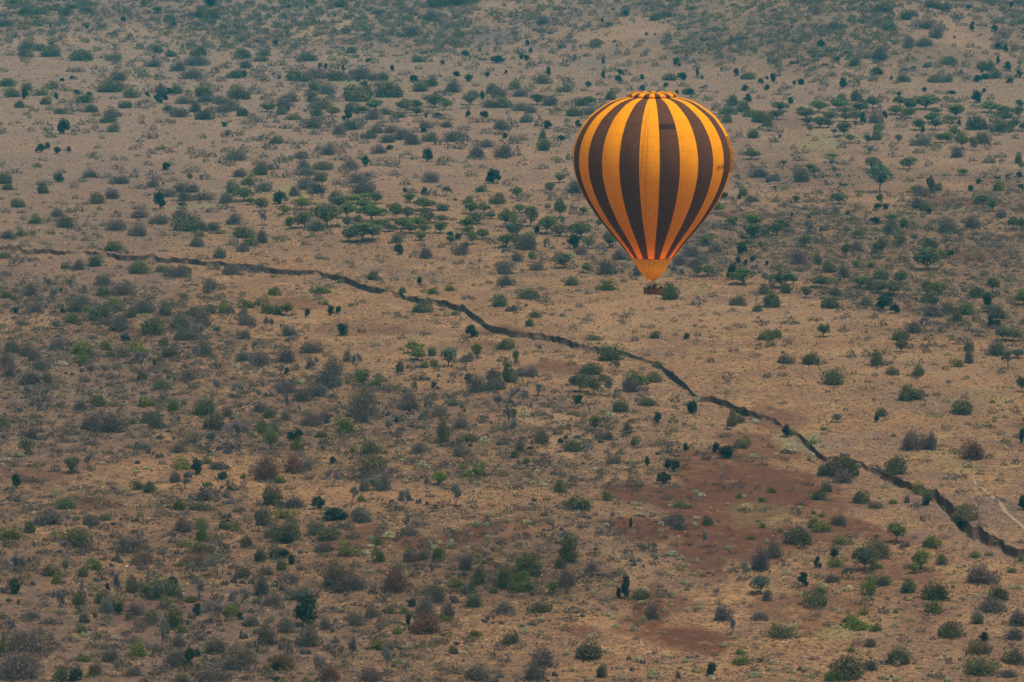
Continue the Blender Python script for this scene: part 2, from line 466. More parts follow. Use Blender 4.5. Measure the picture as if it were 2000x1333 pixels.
# ------------------------------------------------------------------ plant meshes (unit size: half width 1, height 1)
def leaf_quads(mb, C, size, rng, up=0.0, aspect=1.6, mi=0):
    """C (n,3) centres; each becomes a small randomly turned leaf-sized quad"""
    n = len(C)
    a = rng.normal(size=(n, 3)); b = rng.normal(size=(n, 3))
    nrm = np.cross(a, b); nrm /= np.linalg.norm(nrm, axis=1)[:, None] + 1e-9
    nrm[:, 2] = nrm[:, 2] + np.sign(nrm[:, 2]) * up; nrm /= np.linalg.norm(nrm, axis=1)[:, None]
    u = np.cross(nrm, a); u /= np.linalg.norm(u, axis=1)[:, None] + 1e-9
    v = np.cross(nrm, u)
    s = (size * (0.6 + 0.8 * rng.rand(n)))[:, None]
    hu = u * s * 0.5 * aspect; hv = v * s * 0.5
    V = np.stack([C - hu, C - hv * 0.8, C + hu, C + hv * 0.8], 1).reshape(-1, 3)
    F = np.arange(4 * n).reshape(n, 4)
    mb.add(V, F, mi)

def slivers(mb, A, B, w, rng, mi=0):
    """thin twig triangles from A to B"""
    n = len(A)
    d = B - A
    s = np.cross(d, rng.normal(size=(n, 3))); s /= np.linalg.norm(s, axis=1)[:, None] + 1e-9
    V = np.stack([A - s * w, A + s * w, B], 1).reshape(-1, 3)
    mb.add(V, np.arange(3 * n).reshape(n, 3), mi)

def lumps(rng, D, k=7, amp=0.25, sharp=5):
    c = rng.normal(size=(k, 3)); c[:, 2] = np.abs(c[:, 2]); c /= np.linalg.norm(c, axis=1)[:, None]
    a = amp * rng.uniform(-0.7, 1, size=k)
    return 1 + (a[None, :] * np.exp(sharp * (D @ c.T - 1))).sum(1)

def dome_pts(rng, n, shell=0.72, amp=0.3):
    D = rng.normal(size=(n, 3)); D[:, 2] = np.abs(D[:, 2]); D /= np.linalg.norm(D, axis=1)[:, None]
    r = lumps(rng, D, 11, amp, 9) * (shell + (1.0 - shell) * rng.rand(n) ** 0.8) + np.abs(rng.normal(size=n)) * 0.05
    P = D * r[:, None]
    low = np.clip(P[:, 2] / 0.3, 0, 1)
    P[:, :2] *= (0.80 + 0.20 * low)[:, None]
    return P

def unit(me, *others, ph=93, pz=97.5):
    co = np.zeros(len(me.vertices) * 3, dtype=np.float32); me.vertices.foreach_get('co', co); co = co.reshape(-1, 3)
    c = co[:, :2].mean(0); sx = np.percentile(np.hypot(co[:, 0] - c[0], co[:, 1] - c[1]), ph); sz = np.percentile(co[:, 2], pz)
    for m in (me,) + others:
        m.transform(Matrix.Diagonal((1 / sx, 1 / sx, 1 / sz, 1)) @ Matrix.Translation((-float(c[0]), -float(c[1]), 0)))
    return me

def shrub(seed, n=900, size=0.10, amp=0.3, twig=260, twig_w=0.008, shell=0.6):
    rng = np.random.RandomState(seed); mb = MB()
    k = [1, 2, 3, 2, 4, 3, 2][seed % 7]
    for q in range(k):
        if k == 1: c = np.zeros(3); R = np.array([1, 1, 1.0])
        else:
            an = rng.uniform(0, 6.28); c = np.array([math.cos(an), math.sin(an), 0]) * rng.uniform(0.25, 0.5)
            r_ = rng.uniform(0.5, 0.75); R = np.array([r_, r_, rng.uniform(0.6, 1.0) if q else 1.0])
        m = n // k
        P = dome_pts(rng, m, shell, amp); P[:, :2] *= 0.95; P[:, 2] = P[:, 2] * 0.92 + 0.02
        leaf_quads(mb, c + P * R, size, rng)
        E = dome_pts(rng, twig // k, 0.95, amp)
        A = E * rng.uniform(0.05, 0.6, size=(len(E), 1)); A[:, 2] *= 0.8
        slivers(mb, c + A * R, c + (E + rng.normal(size=E.shape) * 0.05) * R, twig_w, rng)
    return unit(mb.mesh('shrub_mesh', [M_LEAF]))

def cushion(seed, n=160, size=0.24):
    rng = np.random.RandomState(seed); mb = MB()
    P = dome_pts(rng, n, 0.75, 0.25); P *= 0.9
    leaf_quads(mb, P, size, rng, up=0.3)
    return mb.mesh('cushion_mesh', [M_LEAF])

def branch(mb, rng, p, d, L, r, depth, ends, mi=0, spread=0.6, kids=3):
    q = p + d * L
    mid = (p + q) / 2 + rng.normal(size=3) * L * 0.07
    mb.tube([p, mid, q], [r, r * 0.85, r * 0.65], 5, mi)
    if depth == 0:
        ends.append((q, d)); return
    for k in range(kids):
        nd = d + rng.normal(size=3) * spread; nd[2] = abs(nd[2]) * 0.6 + 0.25; nd /= np.linalg.norm(nd)
        branch(mb, rng, q, nd, L * rng.uniform(0.55, 0.85), r * 0.6, depth - 1, ends, mi, spread, kids)

def acacia(seed, lobes=6, flat=0.13, n=1700, trunk_h=0.36, size=0.095):
    rng = np.random.RandomState(seed)
    L = []
    for k in range(lobes):
        for tries in range(30):
            an = rng.uniform(0, 2 * math.pi); rr = rng.uniform(0.05, 0.6) if k else 0.1
            c = np.array([rr * math.cos(an), rr * math.sin(an), 0.74 + rng.uniform(-0.18, 0.04) - 0.3 * rr])
            if all(np.hypot(*(c - o)[:2]) > 0.28 for o, _, _ in L): break
        L.append((c, rng.uniform(0.36, 0.50), flat * rng.uniform(0.8, 1.4)))
    tb = MB()
    lean = rng.normal(size=2) * 0.05
    fork = np.array([lean[0], lean[1], trunk_h])
    tb.tube([(0, 0, -0.05), (lean[0] * 0.3, lean[1] * 0.6, trunk_h * 0.5), fork], [0.060, 0.045, 0.040], 7)
    for c, R, T in L:
        m1 = fork * 0.55 + c * 0.45 + np.array([0, 0, -0.05]); e = c - np.array([0, 0, T * 0.4])
        tb.tube([fork, m1, e], [0.030, 0.021, 0.012], 5)
        for _ in range(5):
            a = rng.uniform(0, 2 * math.pi)
            t2 = c + np.array([math.cos(a) * R * 0.75, math.sin(a) * R * 0.75, -T * 0.1])
            tb.tube([m1, (m1 + t2) / 2 + np.array([0, 0, -0.02]), t2], [0.012, 0.009, 0.004], 4)
    tb = tb.mesh('trunk_mesh', [M_BARK])
    cb = MB()
    w = np.array([R * R for _, R, _ in L]); w /= w.sum()
    for (c, R, T), ww in zip(L, w):
        m = int(n * ww)
        D = rng.normal(size=(m, 3)); D /= np.linalg.norm(D, axis=1)[:, None]
        D[:, 2] = np.where(rng.rand(m) < 0.7, np.abs(D[:, 2]), D[:, 2])
        r = lumps(rng, D, 9, 0.35, 8) * rng.uniform(0.72, 1.0, m)
        P = D * r[:, None] * np.array([R, R, T])
        P[:, 2] = np.maximum(P[:, 2], -T * 0.75)
        P += rng.normal(size=P.shape) * 0.012
        leaf_quads(cb, c + P, size, rng, up=1.0)
    cb = unit(cb.mesh('crown_mesh', [M_LEAF]), tb, ph=92, pz=99)
    return tb, cb

def evergreen(seed, n=1150, clumps=8):
    rng = np.random.RandomState(seed)
    tb = MB(); ends = []
    C = []
    for k in range(clumps):
        an = rng.uniform(0, 2 * math.pi); z = 0.24 + 0.56 * k / clumps; rr = rng.uniform(0.15, 0.62) * (1.1 - 0.5 * z)
        C.append((np.array([rr * math.cos(an), rr * math.sin(an), z]), rng.uniform(0.20, 0.36)))
    C.append((np.array([rng.normal() * 0.1, rng.normal() * 0.1, 0.80]), 0.32))
    fork = np.array([0, 0, 0.22])
    tb.tube([(0, 0, -0.05), (0.03, 0.0, 0.1), fork], [0.075, 0.06, 0.05], 7)
    for c, R in C:
        tb.tube([fork, (fork + c) / 2, c], [0.035, 0.024, 0.01], 5)
    cb = MB()
    for c, R in C:
        m = n // len(C)
        D = rng.normal(size=(m, 3)); D /= np.linalg.norm(D, axis=1)[:, None]
        P = D * (lumps(rng, D, 9, 0.6, 8) * rng.uniform(0.45, 1.15, m))[:, None] * np.array([R, R, R * 0.62])
        leaf_quads(cb, c + P, 0.10, rng, up=0.3)
    tm = tb.mesh('trunk_mesh', [M_BARK]); return tm, unit(cb.mesh('crown_mesh', [M_LEAF]), tm, ph=92, pz=98)

def bare_tree(seed, upright=False):
    rng = np.random.RandomState(seed)
    tb = MB(); ends = []
    n0 = rng.randint(2, 5)
    for k in range(n0):
        an = rng.uniform(0, 2 * math.pi)
        d = np.array([math.cos(an) * 0.5, math.sin(an) * 0.5, 1.0]); d /= np.linalg.norm(d)
        branch(tb, rng, np.array([0, 0, -0.03]) if k else np.array([0., 0, -0.05]), d, rng.uniform(0.30, 0.42), 0.035, 2, ends, 0, 0.55, 3)
    E = np.array([e for e, _ in ends]); Dn = np.array([d for _, d in ends])
    cb = MB()
    rep = 32
    A = np.repeat(E, rep, 0); D = np.repeat(Dn, rep, 0) + rng.normal(size=(len(E) * rep, 3)) * 0.8
    D[:, 2] = D[:, 2] * 0.7 + 0.2
    D /= np.linalg.norm(D, axis=1)[:, None]
    B = A + D * rng.uniform(0.10, 0.30, size=(len(A), 1))
    slivers(cb, A, B, 0.019, rng)
    A2 = A + (B - A) * rng.uniform(0.3, 0.9, size=(len(A), 1))
    D2 = D + rng.normal(size=D.shape) * 0.8; D2 /= np.linalg.norm(D2, axis=1)[:, None]
    slivers(cb, A2, A2 + D2 * 0.15, 0.013, rng)
    tm = tb.mesh('trunk_mesh', [M_LEAF]); cm = cb.mesh('crown_mesh', [M_LEAF])
    # normalise to unit size
    co = np.zeros(len(cm.vertices) * 3, dtype=np.float32); cm.vertices.foreach_get('co', co); co = co.reshape(-1, 3)
    sx = np.percentile(np.hypot(co[:, 0], co[:, 1]), 96); sz = np.percentile(co[:, 2], 99)
    for me in (tm, cm):
        me.transform(Matrix.Diagonal((1 / sx, 1 / sx, 1 / sz, 1)))
    return tm, cm

def rock_mesh(seed, k):
    rng = np.random.RandomState(seed); rnd = random.Random(seed)
    bm = bmesh.new()
    for q in range(k):
        R = rng.uniform(0.35, 0.6) if k > 1 else 0.95
        geo = bmesh.ops.create_icosphere(bm, subdivisions=2, radius=1.0)
        off = Vector((rng.uniform(-0.6, 0.6), rng.uniform(-0.5, 0.5), 0)) if k > 1 else Vector((0, 0, 0))
        sx, sy, sz = R * rng.uniform(0.8, 1.2), R * rng.uniform(0.7, 1.0), R * rng.uniform(0.9, 1.4)
        for v in geo['verts']:
            n = mnoise.noise(v.co * 1.4 + Vector((seed * 3.1, q * 7.7, 0)))
            n2 = mnoise.noise(v.co * 3.1 + Vector((seed, q, 5)))
            c = v.co * (1 + 0.55 * n + 0.22 * n2)
            v.co = Vector((c.x * sx, c.y * sy, max(c.z, -0.3) * sz)) + off
    me = bpy.data.meshes.new('rock_mesh'); bm.to_mesh(me); bm.free()
    me.materials.append(M_ROCK)
    co = np.zeros(len(me.vertices) * 3, dtype=np.float32); me.vertices.foreach_get('co', co); co = co.reshape(-1, 3)
    me.transform(Matrix.Diagonal((1 / np.abs(co[:, 0]).max(), 1 / np.abs(co[:, 0]).max(), 1 / co[:, 2].max(), 1)))
    return me

PROTO = {
 's': [shrub(10 + i, 950, 0.075, 0.42, 620, 0.007, 0.45) for i in range(7)],
 'm': [shrub(30 + i, 1150, 0.09, 0.5, 300, 0.007, 0.5) for i in range(7)],
 'g': [shrub(50 + i, 1000, 0.10, 0.55, 160, 0.007, 0.55) for i in range(6)],
 'p': [cushion(70 + i) for i in range(5)],
 'a': [acacia(90 + i, lobes=6 + i % 4, flat=0.19 + 0.04 * (i % 3), trunk_h=0.16 + 0.05 * (i % 4)) for i in range(9)],
 'd': [evergreen(120 + i, clumps=6 + i % 4) for i in range(7)],
 'b': [bare_tree(150 + i) for i in range(8)],
 'r': [rock_mesh(170 + i, [1, 2, 3, 4, 5, 3, 1, 2][i]) for i in range(8)],
}

DATA = {
'a': '''26 11 18 11 138 18 22 9 281 12 20 11 308 26 19 12 918 205 26 16 524 219 32 15 731 216 35 19 708 221 28 12 870 215 28 20 650 228 28 18
1152 206 25 16 1600 220 38 20 1638 215 38 19 1750 224 35 15 1778 215 22 12 1868 230 32 22 1935 220 38 20 1660 279 19 15 1836 279 20 16 1850 280 20 19
1878 291 24 28 1625 310 25 9 1582 333 22 11 1995 332 12 15 371 356 11 16 490 400 20 12 356 407 19 12 800 396 22 16 556 419 24 16 590 410 36 21
566 448 20 21 678 426 38 28 680 398 55 11 710 410 40 19 710 390 32 10 728 433 58 28 698 437 20 14 734 446 32 15 751 440 20 10 774 430 30 30
816 443 28 16 788 448 38 20 828 456 28 16 860 456 25 20 728 468 32 28 920 418 30 20 945 417 25 19 912 448 28 22 922 478 22 25 942 468 24 18
988 444 30 32 881 477 20 15 822 470 22 14 560 616 25 22 1015 416 22 15 1094 426 28 34 1140 420 18 14 1070 410 12 10 1069 457 40 30 1170 444 15 14
1030 478 38 22 1150 486 22 20 1039 512 15 18 1145 533 20 18 1401 417 26 20 1430 440 28 15 1472 443 38 22 1379 480 28 18 1370 510 15 8 1448 556 48 28
1485 487 10 15 1788 376 22 12 1880 343 22 12 1524 440 18 10 1536 450 15 15 1742 433 20 12 1758 482 24 20 1840 502 19 11 1672 523 18 12 1702 524 15 11
1682 563 32 21 1832 576 35 22 1998 596 32 26 708 754 30 26 810 690 36 21 816 704 36 21 931 701 20 25 530 878 28 36 859 948 30 24 905 916 20 9
1008 716 12 28 1004 818 12 18 1162 841 22 25 1079 1160 24 20 1752 1060 35 35 1798 1112 35 32 1785 1120 22 18''',
'm': '''54 15 15 9 15 34 18 11 50 30 28 14 78 28 25 12 128 31 22 15 170 25 28 11 239 26 18 11 330 25 18 12 390 34 22 16 415 38 32 20
475 15 25 10 461 26 20 11 331 42 22 12 11 51 28 10 205 84 15 5 346 75 15 6 385 31 10 6 30 72 11 6 60 76 11 8 80 69 12 6
51 98 25 14 78 100 22 12 99 112 40 18 222 99 20 12 190 100 22 11 160 120 42 20 222 120 28 15 202 115 20 11 308 104 20 15 295 101 18 12
356 106 16 10 334 112 21 12 306 116 19 12 388 110 30 16 434 101 22 11 445 92 20 10 375 98 20 12 462 118 20 12 475 115 28 18 231 135 15 7
250 145 18 10 138 141 19 10 275 142 20 11 460 154 35 15 104 175 22 14 14 170 30 14 15 180 25 9 52 178 22 14 24 191 30 15 60 189 15 11
81 188 30 10 135 179 15 8 122 178 15 10 215 182 50 20 248 180 20 12 256 192 40 18 345 184 20 16 398 190 35 20 468 195 38 22 89 205 20 13
164 202 35 15 38 211 22 12 96 216 20 11 62 216 14 9 118 224 30 12 152 220 18 12 178 220 30 14 245 212 24 12 188 228 18 11 338 221 18 11
382 220 21 19 401 235 35 20 452 218 28 20 474 228 24 15 179 241 22 11 212 241 34 15 159 245 15 9 221 259 25 16 286 269 19 10 465 276 15 7
186 310 20 11 314 294 15 9 498 322 15 11 518 21 12 7 539 26 15 12 625 24 18 12 666 14 25 13 720 22 15 8 845 6 28 11 855 12 38 11
898 8 60 11 636 48 15 8 650 82 12 9 770 92 18 9 858 90 20 10 878 80 15 9 920 68 14 7 898 67 14 7 980 45 15 11 972 41 10 8
831 46 9 6 644 106 14 9 686 105 22 12 692 114 20 11 671 110 20 10 718 110 14 7 772 111 14 6 561 114 16 7 600 120 40 13 515 110 32 12
510 121 28 10 550 129 20 12 674 124 15 10 648 119 18 9 704 121 10 7 702 132 11 6 778 122 9 5 816 122 26 11 836 122 20 11 810 112 12 6
845 112 20 7 912 121 22 10 892 109 10 6 896 130 15 10 941 119 14 8 589 136 18 10 654 135 19 10 660 159 48 20 582 160 50 20 749 158 22 15
596 158 18 10 778 160 16 8 728 168 10 6 821 180 29 18 842 170 28 18 825 160 15 9 850 151 22 7 880 160 22 10 962 184 22 16 998 178 12 12
908 214 19 10 606 189 22 12 696 200 55 28 760 192 50 28 609 200 19 15 518 196 18 11 550 225 25 16 625 215 50 16 755 225 22 12 970 212 45 20
998 212 12 15 620 228 20 14 572 235 28 11 778 231 28 10 720 272 32 15 540 282 25 14 591 282 16 8 740 288 12 6 630 333 35 15 1091 21 20 10
1260 34 12 9 1280 40 22 12 1298 34 28 12 1330 40 19 10 1298 46 20 11 1438 35 14 12 1032 75 16 9 1064 92 19 9 1121 93 9 6 1139 92 17 9
1165 89 28 11 1162 96 22 10 1346 55 14 10 1328 58 15 10 1428 85 12 10 1418 90 18 12 1459 85 8 5 1491 35 11 7 1398 106 10 5 1385 100 12 5
1002 116 9 8 1041 130 20 9 1060 126 18 10 1105 129 18 11 1224 130 19 9 1280 131 16 11 1406 129 20 10 1198 142 22 11 1180 140 10 9 1220 140 9 6
1198 154 22 8 1309 158 25 12 1299 156 10 11 1460 156 30 12 1022 155 11 8 1042 158 12 11 1060 165 30 18 1009 160 12 8 1105 161 20 12 1006 175 22 14
1036 175 19 12 1030 180 20 9 1102 181 25 14 1088 188 15 11 1140 179 15 8 1172 187 16 7 1192 196 22 15 1195 182 19 8 1294 178 14 8 1334 170 19 10
1342 185 22 12 1356 192 18 9 1381 198 20 10 1488 195 18 10 1135 208 28 15 1122 228 32 16 1095 218 20 10 1431 208 25 19 1452 220 30 19 1466 230 28 14
1422 225 35 18 1420 241 21 16 1410 232 20 12 1485 240 32 20 1498 248 20 20 1060 271 16 16 1108 272 16 12 1062 295 25 20 1471 271 21 15 1644 11 12 6
1658 20 15 10 1686 23 20 10 1725 22 35 16 1770 38 22 15 1822 15 30 12 1982 36 15 11 1988 48 15 6 1945 45 15 8 1919 52 19 8 1962 29 6 6
1910 41 18 8 1838 56 15 12 1750 72 15 11 1748 87 10 9 1544 99 12 9 1562 112 16 7 1518 125 20 11 1669 129 20 15 1575 129 12 6 1586 135 15 8
1895 93 15 12 1924 106 12 10 1892 111 19 10 1864 92 10 8 1854 125 32 12 1920 136 25 14 1935 139 15 20 1994 124 11 12 1992 139 14 15 1970 155 22 11
1852 161 20 14 1828 162 30 14 1765 161 28 15 1682 156 14 10 1672 168 16 14 1624 148 19 8 1521 149 15 8 1531 165 10 5 1596 161 19 9 1608 167 18 11
1600 151 9 6 1521 186 20 9 1539 196 25 10 1672 199 24 22 1644 205 28 18 1760 250 22 11 1716 255 22 12 1898 225 18 9 1909 255 38 24 1955 259 38 21
1524 261 12 11 1712 275 18 19 1741 288 10 10 1802 285 12 8 1881 266 18 10 1919 282 32 20 1549 292 12 12 1572 300 15 12 1665 315 11 11 1796 300 25 9
1955 309 22 11 1989 320 14 19 8 360 28 19 15 372 24 11 78 362 18 10 84 379 25 19 455 378 32 21 190 399 28 20 35 406 25 15 11 417 18 12
135 417 19 11 70 438 29 14 128 446 34 21 202 443 18 12 319 462 15 10 365 453 48 29 416 452 25 15 475 466 45 20 99 459 20 12 170 472 20 12
221 492 32 16 8 506 28 12 26 522 20 11 186 522 32 20 271 536 38 24 316 532 22 12 360 537 25 18 202 580 25 20 12 583 22 12 285 583 16 12
359 584 18 12 255 622 25 18 195 628 45 28 325 598 18 12 412 614 22 16 476 620 22 18 385 620 28 18 142 633 28 18 298 656 45 30 68 666 22 9
508 343 25 15 604 353 18 10 625 356 22 16 505 356 18 10 940 376 22 12 915 400 28 14 972 400 30 19 865 413 22 12 862 484 16 11 546 474 18 12
612 464 15 12 974 519 12 9 536 543 16 5 728 548 20 15 710 542 15 6 692 598 19 11 825 612 39 20 805 593 22 10 838 596 20 12 976 600 28 21
542 616 20 15 1080 392 18 12 1080 429 18 8 1215 533 12 12 1225 526 15 12 1116 559 22 16 1034 586 38 20 1309 587 39 30 1045 622 22 14 1034 639 18 14
1279 662 21 12 1160 666 28 9 1452 383 18 14 1468 396 25 12 1440 598 29 18 1479 610 20 14 1492 576 22 18 1498 600 15 20 1412 386 15 10 1530 372 18 11
1575 386 11 9 1591 380 15 9 1516 396 18 12 1678 386 12 12 1775 357 18 11 1832 374 19 15 1955 400 14 8 1760 396 15 9 1808 413 25 14 1922 417 15 9
1595 420 15 15 1668 432 12 12 1650 434 20 10 1521 433 18 12 1635 450 12 15 1765 446 15 18 1780 443 15 15 1821 437 14 9 1816 487 28 19 1765 498 12 10
1578 526 12 15 1598 518 18 20 1620 533 28 20 1720 546 28 18 1819 542 14 10 1900 548 18 10 1908 583 28 19 1815 593 32 19 1621 604 32 22 1535 574 19 20
1508 602 28 30 1885 616 34 22 1870 630 18 20 1948 624 30 20 1588 628 19 10 1760 666 32 19 1516 660 18 15 1859 666 12 12 332 700 32 19 320 677 20 15
51 698 30 22 278 744 22 18 211 756 12 9 316 762 32 18 192 795 28 20 400 814 38 32 445 815 18 15 305 838 32 30 418 841 40 28 128 996 36 20
292 964 28 22 270 958 20 15 312 946 15 10 392 999 35 15 781 728 15 20 844 696 18 15 988 684 32 19 775 764 18 14 992 748 22 40 886 794 22 12
628 855 22 12 722 891 38 28 782 871 22 10 865 868 28 50 918 864 30 14 729 926 50 32 532 988 38 32 1192 707 48 28 1005 744 15 20 1154 734 38 21
1180 747 28 14 1278 748 28 19 1085 768 20 9 1212 806 29 21 1265 794 32 16 1282 794 12 10 1430 834 28 28 1445 828 25 15 1285 722 18 15 1059 868 28 25
1120 884 32 22 1448 878 28 18 1171 932 14 15 1092 964 20 25 1185 980 18 21 1130 999 42 25 1582 714 30 22 1628 754 41 30 1712 716 30 30 1775 682 20 12
1822 677 20 12 1744 734 28 14 1794 736 30 20 1799 711 12 8 1892 687 18 18 1779 785 45 28 1798 771 15 10 1880 811 40 24 1721 815 20 16 1865 888 22 10
1648 936 58 42 1612 931 30 22 1750 928 42 32 1740 931 15 15 1609 954 19 12 1615 962 20 15 1599 978 30 19 1682 984 32 22 1882 999 30 12 1985 808 15 12
1505 678 20 10 58 1042 25 22 150 1069 58 36 205 1018 22 12 438 1035 22 15 482 1070 22 20 392 1084 40 22 102 1128 30 22 162 1128 22 18 258 1159 22 30
315 1170 68 38 375 1178 22 12 475 1130 30 20 200 1182 32 25 155 1184 28 28 218 1198 45 28 295 1215 28 22 160 1238 18 15 338 1230 42 38 412 1278 22 15
185 1322 22 25 120 1333 32 28 355 1333 28 15 515 1028 38 32 558 1061 48 38 618 1048 32 28 640 1058 38 22 836 1084 12 15 825 1095 22 15 936 1142 21 32
875 1130 15 12 550 1115 18 20 522 1124 25 12 538 1090 30 20 508 1098 22 25 605 1265 28 18 520 1315 20 15 762 1200 22 15 850 1160 35 12 925 1188 30 25
886 1279 18 15 992 1260 20 18 1110 1100 35 48 1095 1112 22 20 1032 1125 45 38 1055 1198 32 20 1252 1172 38 18 1326 1022 18 15 1382 1028 22 18 1170 1044 15 9
1150 1291 45 32 1175 1325 18 25 1475 1312 15 12 1004 1258 15 22 1248 1222 20 10 1560 1065 50 32 1588 1032 22 20 1712 1092 50 30 1839 1105 22 22 1931 1088 20 12
1885 1020 48 28 1950 1175 38 28 1825 1175 48 32 1774 1160 26 25 1725 1145 28 18 1594 1188 48 28 1855 1248 45 30 1910 1220 22 20 1915 1280 45 25 1915 1322 65 36
1982 1300 48 30 1700 1265 22 15 1755 1300 42 30 1655 1330 65 45 1525 1250 50 28 1615 1225 20 12 1712 1215 18 12 1825 1325 20 8''',
'd': '''112 15 10 6 410 12 22 12 241 42 11 8 68 49 9 6 98 54 6 6 170 56 8 6 340 52 10 8 100 88 9 5 476 152 15 12 121 159 9 5
140 155 10 6 48 194 15 16 110 194 11 10 150 185 14 8 174 189 15 8 331 185 15 11 288 189 10 8 314 202 26 18 328 219 12 10 124 262 22 25
438 248 12 8 445 266 9 10 79 298 18 14 93 291 14 11 112 301 14 12 135 298 10 10 324 332 20 12 564 16 9 6 600 17 6 6 538 88 12 8
719 122 12 7 842 103 5 4 909 110 18 9 864 126 11 7 972 123 28 12 625 135 11 10 636 136 9 10 670 139 10 10 766 140 10 11 750 157 10 6
700 160 9 8 808 160 21 11 712 169 15 9 546 155 8 6 892 150 15 9 915 160 16 12 952 152 8 10 988 146 7 8 942 196 12 15 562 218 9 8
679 236 20 19 828 259 15 9 855 230 20 8 832 231 6 9 914 229 10 11 946 231 18 12 986 272 10 10 761 293 14 8 714 325 16 17 836 316 19 21
1222 32 16 10 1176 44 8 7 1030 89 10 9 1018 116 10 9 1028 119 12 10 1036 105 8 9 1321 131 15 16 1438 148 14 12 1178 126 7 9 1212 147 12 10
1071 149 10 16 1178 155 10 14 1209 162 14 12 1254 157 11 10 1332 156 18 12 1362 150 7 14 1371 155 5 6 1486 164 12 9 1498 156 8 6 1149 171 13 10
1255 178 13 10 1300 171 10 8 1348 186 15 10 1322 185 9 8 1455 178 14 10 1461 200 16 14 1498 178 9 11 1069 252 19 14 1129 249 15 12 1096 275 15 9
1685 12 9 4 1892 17 11 6 1912 22 5 5 1975 15 9 10 1900 49 8 6 1898 60 10 12 1942 61 15 10 1604 92 12 12 1635 118 11 6 1948 86 7 6
1950 97 14 10 1964 102 11 11 1864 75 5 4 1949 126 8 15 1968 138 15 15 1990 152 15 12 1972 162 16 8 1918 142 7 6 1924 155 15 9 1909 161 15 12
1714 145 20 10 1646 173 17 18 1510 160 12 14 1564 166 13 10 1551 166 8 7 1741 156 6 6 1805 180 10 8 1755 189 8 8 1922 182 8 8 1908 201 22 20
1858 184 19 6 1544 204 11 12 1685 242 12 19 1729 232 10 12 1802 260 10 11 1873 246 10 10 1523 270 6 6 115 356 20 14 312 408 20 29 319 362 4 6
119 572 5 8 31 613 10 10 122 613 10 10 245 666 18 10 962 359 28 24 828 380 12 12 791 377 9 9 546 399 26 22 880 463 12 9 894 469 16 11
908 486 15 10 779 498 18 18 819 556 12 13 646 616 16 16 661 612 12 12 600 620 12 15 669 656 21 20 922 659 25 20 1048 456 12 12 1121 487 26 25
1028 599 6 4 1341 663 15 10 1415 387 15 9 1444 390 9 8 1449 498 25 21 1442 516 11 12 1470 511 11 9 1456 519 10 10 1498 519 9 8 1429 546 20 26
1714 409 14 10 1730 409 12 9 1896 374 11 10 1911 359 12 8 1990 347 11 10 1994 370 12 9 1815 419 7 10 1655 420 10 6 1547 424 8 8 1581 428 7 7
1710 438 18 12 1854 502 8 10 1860 499 8 9 1929 597 20 20 1825 596 15 11 1725 606 28 26 1740 593 10 10 1748 612 19 15 1935 638 15 19 1948 639 12 12
301 714 7 10 410 806 20 18 385 926 25 25 32 954 19 24 435 936 25 12 560 732 11 12 848 761 16 12 915 748 20 15 774 827 8 12 568 861 15 15
582 861 18 20 650 906 12 12 622 994 25 20 1118 752 12 12 1129 788 20 14 1351 808 20 21 1284 826 15 18 1452 816 12 12 1095 867 12 9 1105 858 8 6
1339 882 12 15 1398 886 15 18 1419 895 28 20 1264 911 12 16 1304 918 15 19 1319 921 18 19 1296 945 28 19 1712 825 12 12 1536 854 20 20 1996 866 12 25
1998 996 22 25 1810 987 20 15 30 1160 22 25 210 1154 10 12 338 1152 20 22 232 1200 15 18 385 1202 20 20 468 1210 15 12 370 1298 22 28 385 1282 15 12
148 1330 30 20 560 1061 22 15 652 1014 50 18 672 1015 15 12 650 1150 22 18 598 1222 50 52 554 1090 20 15 569 1102 12 15 540 1310 20 15 540 1333 15 10
805 1185 20 12 798 1220 12 18 1222 1170 20 40 1208 1168 12 18 1232 1032 8 18 1389 1320 20 22 1629 1090 18 16 1596 1110 15 20 1875 1028 18 10 1835 1172 30 22
1568 1145 22 24 1922 1252 20 15''',
